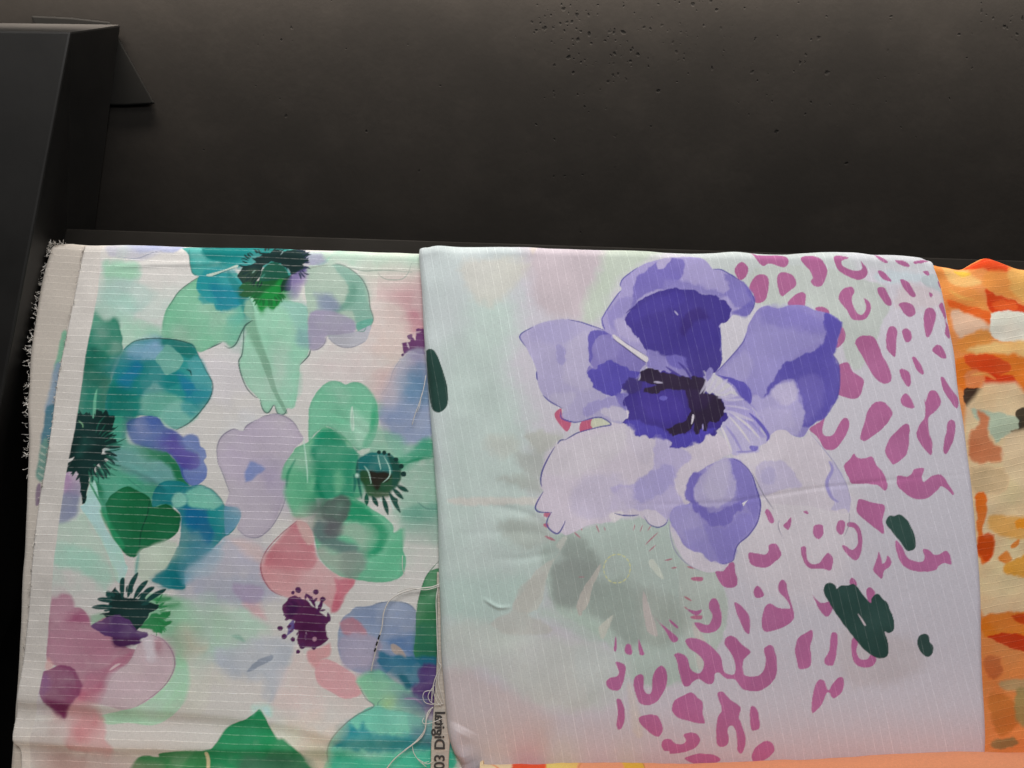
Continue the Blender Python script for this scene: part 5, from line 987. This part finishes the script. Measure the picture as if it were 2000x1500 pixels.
# green watercolour cloth at the left
lf = empty('printed_fabric', tuple(onface(470., 1550.)))
tag(lf, 'white fabric with green and teal watercolour flowers hanging beside the black upright', 'fabric', 'printed fabrics hanging on the rack')
LEFT_EDGE = [(168, 440), (165, 477), (153, 535), (142, 590), (125, 675), (110, 750), (101, 822), (88, 912), (75, 987), (62, 1100), (59, 1150), (50, 1250), (37, 1362), (29, 1442), (39, 1462), (41, 1500), (40, 1620)]
cloth('front_layer', print_left, M_L, lf, LEFT_EDGE, [(905, 440), (905, 1620)], [(90, 474), (165, 476), (250, 475), (360, 479), (500, 481), (600, 484), (700, 487), (800, 491), (920, 494)], 1610, .0035, .010, .0012, .001, 1.5, disp_left)
UNDER_EDGE = [(99, 440), (97, 478), (85, 520), (75, 560), (65, 620), (56, 690), (53, 750), (50, 790), (52, 850), (50, 920), (48, 1000), (45, 1075), (40, 1140), (35, 1250), (25, 1400), (18, 1500), (14, 1620)]
cloth('under_layer', print_under, M_U, lf, UNDER_EDGE, [(300, 440), (300, 1620)], [(80, 480), (97, 476), (130, 473), (160, 475), (300, 479)], 1610, -.0035, .0095, .006, .001, 2.0, disp_soft)
# violet flower cloth in the middle
rf = empty('printed_fabric', tuple(onface(1380., 1550.)))
tag(rf, 'pale fabric with one big violet flower and pink leopard spots', 'fabric', 'printed fabrics hanging on the rack')
RL = [(812, 440), (815, 480), (822, 560), (826, 640), (832, 720), (838, 800), (845, 880), (850, 950), (854, 1000), (856, 1080), (857, 1130), (860, 1200), (862, 1280), (868, 1350), (872, 1400), (876, 1440), (886, 1475), (898, 1500), (925, 1620)]
RR = [(1808, 470), (1818, 500), (1832, 530), (1845, 572), (1858, 640), (1868, 690), (1875, 760), (1885, 820), (1893, 880), (1903, 960), (1911, 1050), (1917, 1120), (1920, 1180), (1923, 1300), (1928, 1400), (1933, 1470), (1940, 1620)]
cloth('front_layer', print_right, M_R, rf, RL, RR, [(800, 484), (815, 482), (832, 483), (855, 478), (900, 479), (1000, 481), (1200, 486), (1400, 490), (1500, 492), (1600, 493), (1680, 493), (1720, 497), (1790, 499), (1812, 504), (1840, 522), (1900, 560)], 1610, .017, .010, .0085, .0070, 1.5, disp_right)
SELV_L = [(856, 1080), (853, 1130), (854, 1200), (853, 1290), (848, 1370), (843, 1430), (841, 1500), (840, 1620)]
def print_selv(X, Y):
    v = Canvas(X, Y, '#c4bcb1')
    for k in range(26):
        y = 1150+k*8.5; v.line('X', '853,%g 872,%g' % (y, y-1), 1.6, '#8f877e', .45)
    return v.C
cloth('selvedge', print_selv, M_U, rf, SELV_L, [(905, 1080), (900, 1300), (882, 1420), (876, 1500), (874, 1620)], [(840, 1118), (910, 1118)], 1610, .0072, .002, .0008, .0008, 2.0, None, .004)
fc = bpy.data.curves.new('selvedge_text', 'FONT'); fc.body = '03 Digital'; fc.size = 27/PXM; fc.space_character = .98; fc.offset = .0003
to = bpy.data.objects.new('tmp_text', fc); COL.objects.link(to); bpy.context.view_layer.update()
tm = bpy.data.meshes.new_from_object(to.evaluated_get(bpy.context.evaluated_depsgraph_get())); bpy.data.objects.remove(to)
o_ = onface(848., 1503., .0086); up_ = onface(850., 1390., .0086)-o_; up_ /= np.linalg.norm(up_); lf_ = cr-up_*float(cr @ up_); lf_ /= np.linalg.norm(lf_)
for vtx in tm.vertices:
    p = o_+up_*vtx.co.x+lf_*vtx.co.y; vtx.co = tuple(map(float, p))
link('selvedge_text', tm, M_INK, rf)
# orange cloth at the right
of = empty('printed_fabric', tuple(onface(1960., 1550.)))
tag(of, 'orange and red watercolour fabric partly hidden at the right edge', 'fabric', 'printed fabrics hanging on the rack')
cloth('front_layer', print_orange, M_O, of, [(1780, 440), (1790, 1620)], [(2160, 440), (2175, 1620)], [(1780, 520), (1825, 518), (1860, 516), (1888, 519), (1910, 512), (1932, 507), (1960, 513), (2000, 519), (2060, 523), (2170, 526)], 1610, .002, .010, .004, .004, 1.7, disp_orange)
# lower tier in front
pf = empty('printed_fabric', tuple(onface(1500., 1640., .06)))
tag(pf, 'peach fabric with red and amber marks along the bottom edge', 'fabric', 'printed fabrics hanging on the rack')
cloth('front_layer', print_peach, M_P, pf, [(934, 1440), (934, 1500), (938, 1800)], [(2250, 1440), (2260, 1800)], [(900, 1552), (940, 1549), (1080, 1548), (1250, 1545), (1400, 1542), (1560, 1536), (1750, 1528), (1880, 1521), (1960, 1520), (2250, 1524)], 1800, .080, .034, .006, .005, 2.5, disp_front, .05)
qf = empty('printed_fabric', tuple(onface(400., 1640., .06)))
tag(qf, 'cream and apricot fabric showing only a thin strip at the bottom left corner', 'fabric', 'printed fabrics hanging on the rack')
cloth('front_layer', print_pale, M_P, qf, [(-160, 1440), (-170, 1800)], [(905, 1440), (905, 1800)], [(-160, 1568), (40, 1566), (100, 1556), (150, 1562), (260, 1571), (905, 1573)], 1800, .080, .034, .004, .004, 3.0, disp_front, .05)
# ------------------------------------------------------------------ loose threads and frayed edges
def thread(pl, off, r=.00042, mat=None, parent=None, lift=.0):
    p = spline(np.array(pl, float), False, 6); n = len(p)
    o = off+lift*np.sin(np.linspace(0, math.pi, n))
    pos = np.array([onface(a, b, c) for (a, b), c in zip(p, o)])
    return tube_obj('loose_thread', pos, r, mat or M_THREAD, parent or rf, .12)
TL = [([(864, 1138), (845, 1146), (815, 1150), (785, 1158), (762, 1172), (750, 1195), (746, 1225), (739, 1250), (733, 1275), (727, 1300), (725, 1311)], .0007), ([(864, 1143), (832, 1152), (800, 1149), (775, 1158)], .0005),
      ([(857, 1140), (852, 1170), (853, 1210), (854, 1250), (856, 1290), (861, 1302), (852, 1320), (845, 1345), (843, 1372)], .0006), ([(862, 1300), (855, 1315), (848, 1332), (847, 1352), (853, 1370), (862, 1379)], .00045), ([(860, 1308), (856, 1330), (861, 1352), (867, 1373)], .00045), ([(858, 1312), (851, 1338), (856, 1362), (865, 1376)], .00045),
      ([(849, 1338), (840, 1350), (836, 1361), (842, 1372), (855, 1376), (868, 1373)], .0004), ([(847, 1348), (830, 1351), (826, 1362), (832, 1373), (852, 1377)], .0004),
      ([(846, 1381), (836, 1391), (832, 1406), (830, 1426), (822, 1441), (805, 1455), (785, 1470), (768, 1485), (752, 1506)], .0007), ([(843, 1384), (834, 1402), (829, 1426), (812, 1448), (790, 1465)], .0005),
      ([(805, 1455), (808, 1470), (818, 1485), (833, 1498)], .0004), ([(816, 1482), (828, 1489), (838, 1487)], .00035), ([(822, 1489), (836, 1492), (846, 1486)], .00035), ([(864, 1403), (845, 1411), (830, 1414), (825, 1409), (828, 1402)], .0004),
      ([(832, 732), (827, 760), (818, 790), (811, 808), (805, 830)], .0005), ([(824, 768), (819, 795), (814, 806)], .00035), ([(786, 1085), (786, 1108), (790, 1123)], .00035)]
for pl, r in TL: thread(pl, .0105, r*.85, None, rf, .003)
for pl in ([(741.5, 1240), (738.5, 1249)], [(737, 1253), (734.5, 1261)], [(733.5, 1266), (731, 1273)]): thread([pl[0], ((pl[0][0]+pl[1][0])/2, (pl[0][1]+pl[1][1])/2), pl[1]], .0136, .00082, M_THREADD, rf)
rg = random.Random(3); V = []; Fc = []
UE = smooth_line(UNDER_EDGE); LE = smooth_line(LEFT_EDGE)
def add_tuft(x, y, off, ang, ln, r, curl):
    p = [(x, y)]; a = ang
    for k in range(6): a += curl+rg.uniform(-.35, .35); p.append((p[-1][0]+math.cos(a)*ln/6, p[-1][1]+math.sin(a)*ln/6))
    pos = [onface(float(a_), float(b_), off+rg.uniform(-.0006, .0012)*k) for k, (a_, b_) in enumerate(p)]
    v, f = tube('', pos, r, None, None, 4); n0 = len(V); V.extend(v); Fc.extend([tuple(i+n0 for i in q) for q in f])
for k in range(140):
    y = 478+460*rg.random()**1.5; x = float(poly_at(UE, y, 1))
    add_tuft(x+rg.uniform(2, 8), y, -.0075+rg.uniform(-.003, .004), math.pi+rg.uniform(-.9, .9), rg.uniform(7, 17), rg.uniform(.00025, .0005), rg.uniform(-.35, .35))
for k in range(26): add_tuft(rg.uniform(95, 130), 480+rg.uniform(-3, 3), -.006, -math.pi/2+rg.uniform(-.8, .8), rg.uniform(5, 14), .00025, rg.uniform(-.3, .3))
for k in range(150):
    y = 480+1000*rg.random()**1.6; x = float(poly_at(LE, y, 1))
    add_tuft(x+rg.uniform(0, 3), y, .0015, math.pi+rg.uniform(-1.0, 1.0), rg.uniform(3, 7), rg.uniform(.0002, .00035), rg.uniform(-.4, .4))
me = bpy.data.meshes.new('frayed_edge'); me.from_pydata(V, [], Fc); me.update()
fr = link('frayed_edge', me, M_THREAD, lf); fr['kind'] = 'stuff'
